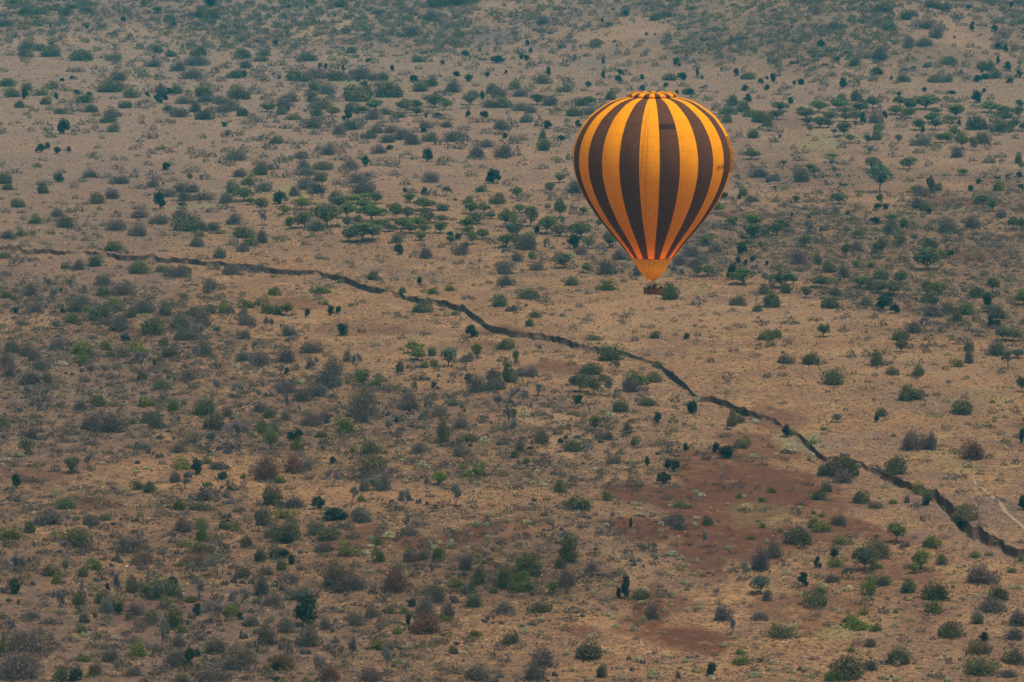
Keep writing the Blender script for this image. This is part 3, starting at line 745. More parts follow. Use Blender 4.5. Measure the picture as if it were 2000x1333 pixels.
'r': '''446 67 21 7 468 58 15 5 226 66 8 5 720 66 12 6 710 72 15 7 721 76 7 4 686 80 9 4 672 80 7 3 1190 51 16 6 1076 67 12 6
1265 69 12 6 1280 69 6 4 1200 83 10 5 1296 98 11 4 1551 124 18 5 1559 124 9 6 1589 120 6 3 1612 129 16 5 1812 132 22 10 1762 140 32 8
1782 136 15 6 91 603 8 7 892 393 15 6 992 610 15 10 598 663 10 4 1000 610 20 12 1615 362 12 6 1510 356 30 15 1609 452 19 10 1791 588 10 7
36 730 11 9 142 734 10 6 129 732 10 6 160 728 9 10 309 731 20 7 326 728 12 6 330 741 10 8 341 744 9 8 380 728 8 4 39 806 12 9
11 781 15 6 214 773 8 6 10 858 15 8 270 871 12 8 308 860 22 11 325 846 20 8 300 850 10 6 340 858 8 6 265 888 10 9 289 887 12 9
300 888 8 6 312 896 21 11 445 888 22 12 428 881 12 10 412 886 15 8 362 936 28 15 15 961 20 9 454 961 28 12 446 974 20 12 372 976 10 8
425 981 12 5 450 986 22 10 525 776 21 10 569 748 12 6 506 772 10 6 530 747 12 5 648 778 15 8 712 727 15 6 830 745 25 10 858 737 10 6
756 814 12 9 742 791 8 5 755 800 8 6 769 816 10 6 685 816 22 10 796 811 10 5 805 811 10 6 902 798 8 9 909 806 9 8 868 874 25 9
892 874 25 15 920 874 10 9 975 871 15 9 988 870 15 8 515 944 20 6 522 961 15 9 818 985 15 10 805 980 22 8 835 988 12 8 1140 792 8 5
1128 858 15 8 1168 858 18 8 1175 866 15 8 1322 894 15 6 1310 892 15 4 1326 876 9 4 1362 885 9 6 1305 882 8 4 1078 930 10 9 1101 932 14 6
1118 938 18 8 1138 941 9 7 1014 908 10 8 1390 834 9 4 1424 841 12 5 1810 776 10 6 1772 984 15 15 1580 901 9 6 295 1080 10 6 225 1100 22 14
221 1109 15 8 236 1101 12 8 200 1095 15 5 219 1049 12 6 258 1021 8 6 345 1084 12 8 429 1011 11 10 445 1015 20 12 8 1160 16 12 19 1145 10 10
35 1182 11 11 19 1176 15 8 189 1138 18 9 202 1135 12 10 178 1166 11 8 350 1172 16 15 358 1190 15 5 440 1145 18 11 455 1141 18 12 475 1142 18 9
492 1142 15 12 375 1210 18 10 370 1222 15 11 395 1229 12 8 375 1229 10 6 428 1224 15 8 445 1210 9 8 188 1208 15 12 155 1198 10 8 410 1240 12 8
415 1250 12 8 392 1252 15 9 370 1250 20 10 435 1235 12 6 475 1250 22 15 405 1290 15 10 418 1295 12 10 84 1306 10 6 65 1145 12 10 102 1168 6 6
498 1240 10 10 702 1022 18 10 535 1150 18 14 522 1155 10 10 553 1155 15 12 562 1160 11 8 535 1164 6 5 550 1271 15 15 565 1278 18 18 592 1279 12 10
604 1279 12 10 532 1295 18 12 802 1232 11 10 742 1232 12 9 772 1220 28 8 758 1220 10 6 890 1180 18 15 880 1172 15 8 952 1212 11 8 945 1215 10 6
965 1210 9 6 980 1220 12 6 962 1219 9 5 828 1262 18 9 972 1328 28 12 858 1331 12 8 850 1110 25 8 842 1115 12 8 655 1215 9 6 670 1226 10 6
649 1236 9 8 982 1039 6 4 1175 1128 28 8 1135 1129 12 5 1198 1122 12 5 1106 1161 8 8 1145 1154 8 4 1098 1038 12 8 1062 1010 22 9 1145 1032 12 5
1075 1026 15 6 1228 1290 12 8 1255 1298 15 8 1235 1312 12 8 1282 1295 12 5 1278 1278 12 5 1344 1286 10 4 1352 1286 8 4 1362 1285 11 5 1342 1155 12 5
1385 1122 12 6 1392 1125 8 4 1085 1322 15 10 1328 1308 12 5 1020 1228 12 8 1402 1021 8 4 1559 1312 15 10 1572 1315 15 6 1740 1324 10 5 1802 1288 8 4
1755 1180 8 4 1735 1172 12 4 1756 1192 12 4 1680 1182 8 4 1700 1184 9 4 1732 1330 10 5 1980 1272 8 4 1878 1330 8 4 1862 1150 10 5 1788 1185 12 4
1768 1170 10 5 1525 1280 10 4''',
's': '''476 80 11 12 224 75 15 9 49 112 28 16 18 110 25 12 385 130 58 16 358 128 20 12 322 122 20 12 300 132 30 15 255 132 20 12 228 128 22 11
200 141 22 11 199 152 19 12 156 141 20 11 185 136 15 9 270 122 28 11 280 151 20 10 311 151 20 10 232 159 32 19 348 140 28 18 375 155 45 20
392 160 22 14 420 144 22 14 436 134 20 11 410 152 22 12 480 135 28 15 495 150 20 15 402 169 28 10 428 180 20 15 432 160 22 11 355 166 18 10
164 162 12 6 146 156 12 7 221 194 15 8 210 165 35 9 290 182 25 15 314 184 28 18 289 201 20 10 492 185 20 12 362 204 40 16 402 201 38 14
431 205 32 16 125 202 18 10 136 215 22 15 138 224 18 9 268 211 15 11 215 215 15 9 218 230 40 11 350 230 32 18 435 230 21 14 435 221 30 15
492 232 20 12 478 244 15 12 185 252 18 10 61 258 15 9 144 264 14 9 198 259 14 6 274 278 18 7 438 270 12 7 438 280 12 6 272 289 15 10
295 302 20 11 330 299 20 11 290 309 10 7 242 314 15 10 289 324 18 10 89 316 9 7 75 328 14 10 268 306 15 6 374 301 20 14 394 307 22 14
414 307 20 10 445 299 32 12 475 299 21 14 460 315 40 19 434 320 22 15 450 325 25 14 230 332 22 10 688 22 15 8 842 41 32 18 782 48 25 14
805 70 28 15 769 69 22 14 575 51 18 9 596 49 12 7 588 88 32 11 842 86 28 9 886 90 15 12 910 55 18 9 554 105 15 11 746 110 14 5
872 116 20 9 566 136 15 8 512 141 25 14 505 154 18 11 539 148 20 10 784 148 20 9 796 146 15 10 622 155 45 20 704 156 45 22 730 159 30 15
642 166 12 7 520 160 15 14 545 171 18 12 580 178 22 11 590 171 15 10 885 182 32 21 930 169 15 7 974 191 35 18 922 192 30 14 614 178 25 20
639 185 32 19 710 191 32 20 644 198 25 15 512 184 20 12 532 188 15 11 565 200 48 15 556 210 30 15 528 202 22 12 688 220 25 18 860 188 28 14
830 194 15 10 729 235 31 19 770 240 22 14 509 241 22 15 532 232 22 15 541 241 14 9 520 250 14 8 535 250 10 5 559 252 26 12 594 251 22 15
612 252 32 21 630 242 22 15 635 258 20 11 616 264 22 14 662 264 30 19 648 250 20 14 685 255 38 19 705 240 25 15 742 248 22 12 818 240 20 11
832 252 30 16 810 260 21 12 765 261 30 15 852 246 15 10 872 235 32 12 872 250 30 14 925 241 19 14 942 240 20 10 960 239 20 9 995 242 12 14
980 255 35 19 980 265 28 14 948 262 24 12 905 256 28 11 998 282 12 15 735 262 28 15 712 281 20 10 692 276 20 19 786 275 45 20 756 280 28 15
806 284 30 20 840 278 28 19 855 284 20 15 885 278 40 20 905 275 22 15 900 292 24 16 878 291 20 11 932 286 25 15 952 289 28 15 520 290 18 11
576 291 20 11 622 290 11 6 672 289 22 14 649 286 22 9 642 304 30 19 668 300 20 14 741 301 28 15 589 311 32 14 516 309 20 11 550 319 22 14
660 314 22 12 678 314 20 12 686 331 30 16 589 319 20 8 538 332 22 18 514 333 30 18 594 333 32 18 785 310 14 9 796 304 20 10 862 324 22 11
880 317 19 11 932 309 30 20 942 314 18 9 984 309 35 25 754 326 20 9 772 328 20 9 942 328 15 8 908 320 15 6 1349 30 12 8 1356 20 14 9
1375 31 12 7 1391 34 12 8 1060 48 28 15 1034 39 20 9 1058 78 12 8 1075 83 15 9 1111 75 15 9 1110 84 28 11 1099 94 15 9 1245 92 15 10
1301 85 16 14 1305 72 12 12 1348 82 20 10 1360 90 28 12 1379 81 25 12 1400 74 20 12 1355 46 15 8 1455 78 14 8 1465 49 15 10 1206 106 16 12
1224 108 15 12 1258 110 15 10 1265 102 12 8 1075 127 12 8 1360 136 15 11 1416 138 21 10 1451 142 9 11 1162 138 15 6 1225 148 22 11 1241 160 18 11
1092 155 12 8 1015 190 30 15 1036 191 19 12 1059 181 12 8 1071 179 15 8 1119 171 12 7 1399 209 18 8 1075 208 30 19 1036 222 28 15 1016 218 32 16
1115 211 22 14 1150 225 28 15 1175 202 18 10 1490 256 28 12 1029 240 30 15 1006 249 20 15 1052 248 20 20 1108 240 15 10 1090 259 20 12 1114 261 21 15
1019 275 15 11 1005 281 20 14 1084 288 24 16 1009 305 20 18 1094 319 19 9 1060 331 22 9 1442 270 20 15 1430 278 12 12 1461 290 14 11 1448 304 15 10
1466 329 20 12 1490 328 15 10 1434 331 11 11 1584 19 12 8 1562 32 16 12 1515 35 15 14 1622 20 22 10 1845 21 32 15 1829 75 25 22 1810 56 32 16
1738 59 28 15 1718 48 20 18 1630 58 28 15 1638 59 15 10 1592 69 28 10 1668 70 15 8 1692 86 25 12 1806 90 32 15 1775 94 22 20 1718 118 30 22
1652 112 22 15 1595 108 20 11 1531 98 12 8 1516 105 12 6 1912 96 12 6 1832 132 18 14 1864 132 18 12 1886 131 16 15 1944 154 28 16 1890 159 22 15
1872 152 25 12 1874 145 18 11 1839 148 22 10 1806 149 15 9 1750 164 15 8 1706 157 19 11 1665 152 18 10 1578 151 15 11 1558 140 12 6 1526 139 15 8
1935 195 20 10 1889 195 10 7 1585 185 11 8 1601 195 19 10 1619 198 22 11 1640 194 18 8 1718 211 12 9 1860 202 28 11 1849 195 15 7 1845 212 20 10
1711 242 28 20 1715 222 28 11 1760 238 28 12 1508 258 22 15 1512 279 20 15 1591 276 15 9 1644 291 20 16 1799 286 38 20 1812 274 20 12 1862 279 12 15
1984 272 16 11 1940 266 15 8 1952 265 12 8 1948 284 15 10 1556 301 12 8 1561 315 25 12 1742 308 18 12 1869 309 25 20 1898 316 15 9 1934 319 22 15
1524 328 18 11 1812 325 15 11 1650 322 22 10 28 340 25 11 92 363 18 10 145 368 19 14 176 348 28 15 120 338 20 8 239 340 15 8 208 349 25 12
162 356 20 9 234 360 38 15 262 348 22 16 296 350 25 15 299 367 29 15 310 354 18 10 272 370 22 10 338 356 21 10 400 352 25 15 375 339 38 8
468 347 28 15 492 368 18 12 355 378 32 19 378 377 28 15 330 386 28 15 312 373 18 8 220 390 28 20 360 394 26 19 395 393 45 12 442 398 30 20
435 410 25 16 412 416 22 12 455 414 12 8 272 410 22 11 272 427 32 16 228 426 22 14 46 417 12 8 112 424 30 15 154 414 25 15 101 434 22 12
150 449 15 10 168 444 15 10 228 452 38 21 270 463 35 25 311 440 35 19 341 462 9 7 352 433 30 24 380 432 22 18 392 453 28 20 458 440 35 20
468 450 24 12 385 483 30 18 455 480 25 14 474 493 28 16 38 449 15 8 15 468 28 16 46 483 25 12 181 487 22 12 240 496 22 11 429 506 30 19
395 508 30 10 418 528 25 16 452 538 32 21 492 533 22 15 475 530 20 15 36 513 29 14 66 510 22 9 154 528 28 18 344 543 48 21 379 527 10 6
411 567 31 20 202 559 32 22 8 566 20 12 239 579 50 25 61 579 28 22 29 572 16 10 160 598 32 19 148 612 32 25 68 613 32 20 280 614 38 24
230 610 30 15 245 596 15 11 322 619 28 22 481 637 30 22 352 644 50 30 395 640 38 28 44 636 22 18 232 648 42 25 205 637 28 15 235 633 30 18
355 666 30 22 30 666 25 12 475 663 30 18 560 348 22 12 598 344 42 15 598 372 32 24 632 348 20 12 619 379 32 20 574 384 25 18 628 389 8 5
515 376 30 19 660 363 22 15 680 367 20 14 682 347 28 12 698 359 35 19 724 348 25 15 710 380 50 25 655 389 28 15 770 344 22 12 791 363 20 15
842 358 30 20 812 348 12 9 990 364 20 14 806 378 22 11 858 406 18 12 842 383 28 14 582 420 22 10 608 416 8 12 618 453 38 25 962 478 20 14
900 499 30 20 886 490 18 14 825 483 15 10 775 476 26 18 784 463 20 14 512 476 28 24 595 480 15 12 642 458 18 10 809 498 15 10 832 506 25 20
901 516 14 11 865 510 10 8 950 524 12 6 985 537 32 24 996 523 20 15 986 559 25 21 538 511 16 8 506 533 22 18 621 586 20 15 585 566 14 6
912 586 20 9 828 656 19 10 552 640 12 10 564 658 25 20 1122 379 30 24 1022 394 25 15 1100 390 20 10 1136 388 18 14 1120 419 19 20 1020 436 18 20
1132 440 18 9 1028 490 38 28 1068 484 15 25 1080 488 12 10 1210 509 35 20 1135 499 30 16 1152 509 25 14 1091 508 25 16 1056 508 25 15 1010 512 22 20
1049 530 28 16 1020 533 12 9 1002 523 12 11 1185 538 40 29 1245 540 20 22 1004 558 12 14 1148 576 18 10 1015 574 22 10 1064 592 26 15 1009 607 18 12
1360 597 25 16 1099 620 15 8 1132 598 12 6 1445 367 15 10 1460 404 22 14 1482 348 35 18 1400 448 22 14 1425 450 22 16 1398 494 25 18 1350 503 28 19
1338 488 22 15 1392 507 15 10 1412 516 24 16 1328 519 32 19 1358 524 32 18 1430 609 16 8 1402 616 12 6 1478 579 18 12 1565 357 30 28 1540 406 25 15
1622 394 10 8 1675 408 15 15 1798 349 15 9 1800 384 38 20 1849 383 14 11 1928 350 28 15 1975 374 22 12 1995 417 18 19 1796 409 32 24 1778 402 20 12
1854 409 11 11 1955 427 29 15 1610 420 20 15 1585 456 22 15 1740 456 28 24 1754 460 28 14 1852 457 40 25 1898 448 26 24 1855 473 28 15 1900 468 10 8
1925 472 19 20 1935 484 28 14 1600 476 22 19 1612 482 15 12 1672 493 22 20 1872 498 12 20 1771 512 18 14 1982 507 22 19 1885 518 15 9 1560 518 30 28
1555 503 22 15 1530 528 25 15 1512 526 20 15 1562 530 25 12 1648 544 26 25 1608 573 18 15 1730 548 15 18 1702 568 25 22 1948 579 15 15 1691 598 30 16
1678 580 25 15 1822 620 38 22 1852 613 30 22 1808 608 22 15 1998 633 10 12 1541 634 30 14 1784 652 30 21 1882 666 28 10 1808 666 15 12 260 696 15 12
240 701 32 20 112 685 30 20 130 676 20 12 68 706 30 22 80 724 35 22 24 691 28 25 15 721 28 32 18 738 30 22 60 754 45 25 90 750 28 19
232 757 20 12 368 744 28 18 400 698 28 30 475 708 25 18 484 722 18 12 25 796 20 12 158 802 25 20 210 848 70 38 175 841 28 25 290 828 28 18
20 851 20 20 60 861 28 25 132 866 25 14 160 884 22 18 278 880 32 15 348 886 25 19 225 898 18 10 425 918 30 15 342 944 25 20 450 951 22 18
398 981 35 22 272 999 15 14 475 958 18 15 510 716 32 25 520 681 22 15 558 711 35 28 608 692 42 25 558 770 38 24 508 756 20 16 650 736 35 32
640 756 50 32 678 708 20 22 710 758 15 8 680 740 15 12 590 786 35 25 618 776 35 25 610 765 25 10 804 721 28 15 852 727 15 12 750 765 28 15
710 816 58 55 705 828 32 25 798 786 35 19 790 801 28 18 805 804 25 20 848 784 20 20 930 768 35 32 962 744 32 22 970 764 32 25 955 766 22 20
998 796 20 20 858 816 28 20 900 838 30 20 945 826 18 18 508 806 25 22 558 822 25 18 580 808 22 18 535 846 25 18 610 834 42 25 635 828 20 22
672 857 35 12 740 881 20 15 818 888 28 19 676 891 8 14 898 894 25 25 712 961 25 25 748 961 32 30 570 996 48 25 625 968 15 12 600 906 15 15
1035 738 32 20 1070 744 15 10 1142 751 30 18 1172 766 20 12 1232 767 40 25 1205 774 15 18 1048 816 22 10 1155 848 25 15 1192 841 15 15 1225 848 22 20
1096 841 18 15 1149 876 22 15 1185 861 25 18 1015 884 22 22 1172 851 15 12 1379 900 20 18 1200 908 25 18 1089 930 20 21 1304 978 20 12 1042 994 12 12
1010 999 20 15 1035 934 12 6 1535 712 28 19 1530 737 20 10 1662 700 22 18 1692 698 20 18 1728 715 15 12 1730 694 20 18 1825 715 15 6 1892 711 18 25
1878 674 30 10 1946 696 40 28 1780 882 42 38 1815 881 32 32 1645 946 35 25 1790 994 22 18 1565 988 22 10 1860 938 35 9 1915 928 18 10 1882 934 15 10
1952 941 18 10 1985 908 20 12 1960 911 15 8 1710 995 30 15 1541 674 12 10 1858 711 12 12 1888 741 12 8 95 1028 45 28 185 1078 20 15 178 1028 30 20
358 1041 32 25 270 1045 22 18 258 1082 62 32 312 1190 18 15 265 1205 32 25 165 1218 28 20 95 1222 28 15 60 1210 32 15 48 1282 70 48 38 1332 80 58
185 1252 20 20 98 1252 18 15 258 1259 15 15 348 1265 32 22 422 1278 45 30 460 1270 15 15 215 1270 25 15 218 1295 38 22 342 1305 42 32 458 1312 48 28
262 1322 30 20 410 1333 62 28 490 1225 30 18 348 1250 10 8 528 1052 22 20 705 1022 38 28 800 1049 35 15 740 1040 12 12 632 1080 28 20 740 1118 15 12
802 1099 28 20 910 1116 28 30 675 1160 50 32 695 1155 38 28 770 1152 40 22 510 1165 32 40 532 1185 30 22 588 1175 42 25 565 1140 35 20 558 1238 32 28
520 1262 40 38 602 1265 50 40 635 1232 20 22 695 1225 30 25 725 1208 25 22 830 1210 38 40 852 1178 32 28 875 1212 32 32 910 1162 40 18 755 1270 20 20
850 1260 25 15 930 1331 48 30 975 1272 25 15 982 1200 30 22 725 1333 40 25 810 1333 30 12 672 1200 22 12 715 1325 25 12 965 1045 15 6 925 1240 12 8
1106 1149 45 35 1272 1212 28 28 1205 1048 20 18 1315 1028 45 22 1328 1036 32 15 1485 1118 38 42 1432 1122 28 15 1498 1175 22 20 1412 1215 30 32 1402 1182 12 12
1290 1148 15 8 1212 1122 20 15 1190 1132 18 15 1155 1118 25 18 1130 1288 15 20 1060 1305 38 38 1045 1332 38 38 1485 1212 35 15 1025 1330 22 10 1638 1028 35 20
1918 1144 55 39 1938 1198 48 28 1700 1135 28 12 1625 1140 28 18 1600 1132 22 12 1554 1151 20 15 1512 1092 30 32 1988 1225 38 28 1982 1252 42 25 1700 1312 28 22
1855 1298 18 12 1970 1325 30 15 1515 1282 20 5 1585 1290 15 8 1770 1108 12 8''',
'b': '''740 35 25 16 939 108 11 15 1378 179 22 12 1580 265 14 20 1628 269 20 16 1638 275 15 12 1672 252 12 15 1505 298 3 15 1698 300 32 14 1625 332 30 20
96 563 22 20 164 573 15 15 102 587 28 20 130 578 5 14 78 598 20 18 450 633 18 35 252 663 15 15 390 663 38 28 422 656 20 18 118 666 22 12
610 390 19 20 868 383 30 20 515 440 21 26 988 503 20 18 919 524 12 11 935 516 12 10 532 643 10 20 518 646 18 25 1101 444 14 19 1178 497 20 14
1430 399 4 12 1310 540 20 20 1328 546 18 22 1391 546 12 19 1346 548 4 11 1472 533 18 15 1492 556 18 21 1628 346 15 20 1970 354 15 14 1635 433 25 28
1538 463 12 15 1575 458 25 25 1784 476 22 19 1878 467 15 12 1644 560 18 20 1510 573 18 19 1806 648 22 28 278 724 32 35 178 746 28 32 235 736 25 24
200 736 22 22 360 727 15 15 380 711 22 32 422 771 20 28 466 776 28 25 446 682 18 18 495 716 18 22 498 694 12 25 50 778 20 20 86 784 20 25
68 816 32 38 460 878 55 50 410 876 32 32 171 916 20 28 360 956 22 22 20 976 25 25 568 678 22 18 545 734 28 20 615 738 32 35 696 724 20 32
655 778 25 35 908 722 32 30 885 748 12 20 810 776 10 28 760 776 12 15 718 804 28 30 975 804 28 28 835 806 20 22 832 836 28 32 994 838 15 42
559 816 12 50 655 821 15 20 755 848 22 25 628 896 20 25 990 861 22 32 910 904 25 25 601 936 18 35 650 951 28 30 685 988 28 35 725 978 32 42
832 961 15 28 891 988 25 42 792 998 28 38 765 991 12 15 1050 688 15 15 1022 748 32 28 1050 774 28 22 1201 726 20 20 1192 774 20 32 1015 791 40 30
1010 771 20 40 1039 806 10 20 1062 821 22 15 1262 771 12 12 1008 861 20 38 1038 878 12 18 1145 891 20 22 1312 886 20 22 1185 896 12 15 1970 721 25 34
1855 756 12 12 128 1025 18 20 132 1082 32 25 242 1082 18 30 322 1095 28 22 335 1060 18 22 430 1082 35 25 372 1130 25 28 425 1125 50 40 28 1138 48 50
130 1140 20 45 228 1175 22 58 315 1172 25 32 290 1150 10 35 275 1120 12 15 390 1170 38 38 115 1198 20 42 160 1175 8 38 208 1222 25 48 418 1218 42 42
465 1195 40 45 15 1238 28 28 315 1270 30 58 328 1270 20 48 225 1322 22 30 505 1028 15 32 798 1039 15 30 950 1100 12 22 655 1275 20 30 690 1315 25 65
758 1318 28 55 622 1333 28 50 1108 1060 45 22 1275 1102 20 20 1275 1080 15 19 1192 1019 20 19 1372 1070 18 30 1455 1130 25 30 1398 1165 20 15 1435 1240 22 28
1715 1060 22 15 1765 1082 22 22 1658 1130 28 22''',
'A': '''790 221 38 24 812 215 28 18 815 226 28 15 848 210 35 22 1050 205 28 19 1469 312 28 19 1705 212 28 22 1686 208 20 12 1758 209 28 19 1778 215 30 20
1808 214 48 25 1524 218 38 16 1515 234 30 16 1505 242 15 15 1564 220 22 10 1575 234 32 20 1578 245 22 15 1650 225 28 15 1622 238 32 19 1651 238 22 15
1672 238 28 19 1680 220 32 18 1602 250 30 19 1619 250 20 15 1648 266 28 24 1775 232 28 19 1828 224 25 12 1820 240 30 18 1828 254 28 20 1795 255 28 20
1860 240 28 12 1962 225 38 15 1962 238 30 18 1988 230 25 20 1980 255 28 22 1998 258 15 18 1992 212 18 15 1695 280 15 15 1755 280 15 15 1865 269 20 18
1901 295 18 24 1706 332 38 22 1774 331 32 21 475 393 42 22 510 413 25 24 592 446 38 28 638 443 52 40 662 406 38 19 735 398 25 19 796 428 28 21
829 410 41 21 830 420 35 12 836 436 28 18 862 436 30 14 802 456 30 18 710 473 62 35 760 453 25 15 930 438 35 20 915 458 25 15 989 484 35 24
1094 357 19 15 1074 377 19 18 1010 388 21 20 1038 443 28 35 1092 462 32 20 1132 464 48 24 1005 480 15 18 1191 484 32 28 1100 524 35 25 1470 466 38 25
1495 463 18 15 1362 540 20 19 1382 540 30 20 1460 483 20 15 1590 343 25 15 1554 396 15 12 1638 399 32 19 1818 387 18 38 1919 399 28 16 1938 413 20 20
1718 400 15 19 1515 460 32 22 1652 457 15 14 1678 466 26 16 1978 448 22 22 1994 450 20 22 1572 482 28 20 1652 504 20 26 1720 496 31 26 1808 496 32 12
1810 527 52 35 1526 563 50 32 1550 556 18 18 1602 563 36 22 1720 573 32 22 1746 578 38 25 1760 553 25 21 1812 570 25 20 1939 573 26 28 1630 586 28 21
1575 582 21 20 1609 658 26 22 1958 666 30 25 1980 666 30 20 52 887 32 26 140 924 28 28 512 865 25 40 1135 766 38 30 1160 771 28 32 1760 688 22 22
1996 766 22 28 1689 1115 48 42 1602 1168 28 20''',
'g': '''486 363 25 24 366 453 18 11 390 464 22 12 385 482 16 10 430 458 18 6 488 482 25 16 41 463 25 12 128 526 20 12 28 588 12 12 226 603 30 18
205 607 20 14 169 609 20 12 435 613 22 19 482 603 28 15 370 618 20 12 786 573 15 10 846 576 19 12 879 569 19 12 626 574 35 15 535 578 25 15
636 597 14 9 664 554 15 8 889 617 18 9 525 614 38 31 504 597 15 11 1004 438 12 25 1184 569 35 21 1490 666 22 18 1950 374 28 19 1504 666 15 18
160 694 45 25 162 711 25 16 268 690 38 20 215 698 22 11 208 685 18 16 285 796 35 21 338 804 25 21 360 791 12 9 258 830 18 10 425 821 18 11
490 852 15 9 9 836 20 18 355 918 45 20 405 908 22 12 405 951 22 8 475 936 15 10 350 998 28 20 734 755 22 20 828 720 16 12 848 718 18 14
915 708 15 15 525 818 20 18 674 847 35 28 580 881 21 22 689 885 18 11 982 841 20 11 548 946 28 15 928 934 48 28 705 981 12 15 1242 754 38 25
1239 871 20 16 1005 896 15 15 1458 868 18 15 1028 908 15 12 1332 994 30 15 1444 974 15 9 1488 981 15 9 1232 825 11 6 1872 718 22 15 1545 851 15 12
1582 878 20 15 1798 970 30 24 1675 978 15 15 1744 985 15 8 1508 964 15 10 1745 854 12 5 1609 841 12 6 1938 788 12 6 1942 825 10 5 22 1056 45 26
395 1058 30 38 460 1038 21 16 360 1070 25 12 350 1108 18 12 110 1142 19 22 185 1115 28 20 325 1188 30 18 450 1205 28 22 5 1288 15 42 355 1238 20 18
270 1285 35 28 165 1295 28 15 555 1015 30 18 656 1048 20 12 738 1065 18 14 681 1088 38 28 740 1100 22 25 855 1094 25 22 982 1152 30 40 998 1150 15 30
965 1160 15 11 892 1150 25 18 921 1158 15 20 554 1254 15 10 790 1200 18 15 870 1215 25 12 775 1240 18 12 928 1245 20 12 740 1272 32 22 1015 1138 32 20
1010 1158 25 20 1032 1155 25 18 1065 1196 28 16 1445 1280 20 12 1448 1300 28 18 1325 1326 10 14 1155 1288 28 22 1468 1055 18 8 1490 1032 12 9 1480 1020 10 4
1608 1041 30 20 1646 1066 30 18 1818 1072 38 22 1905 1091 22 11 1995 1098 12 12 1825 1200 38 24 1698 1165 29 32 1632 1110 25 18 1750 1198 9 6 1975 1120 18 10
1625 1333 32 20 1675 1232 50 22 1660 1218 30 15 1688 1202 22 12 1710 1235 20 15 1662 1275 15 10 1525 1041 12 8 1605 1011 12 9 1588 1005 8 8 1710 1112 22 12''',
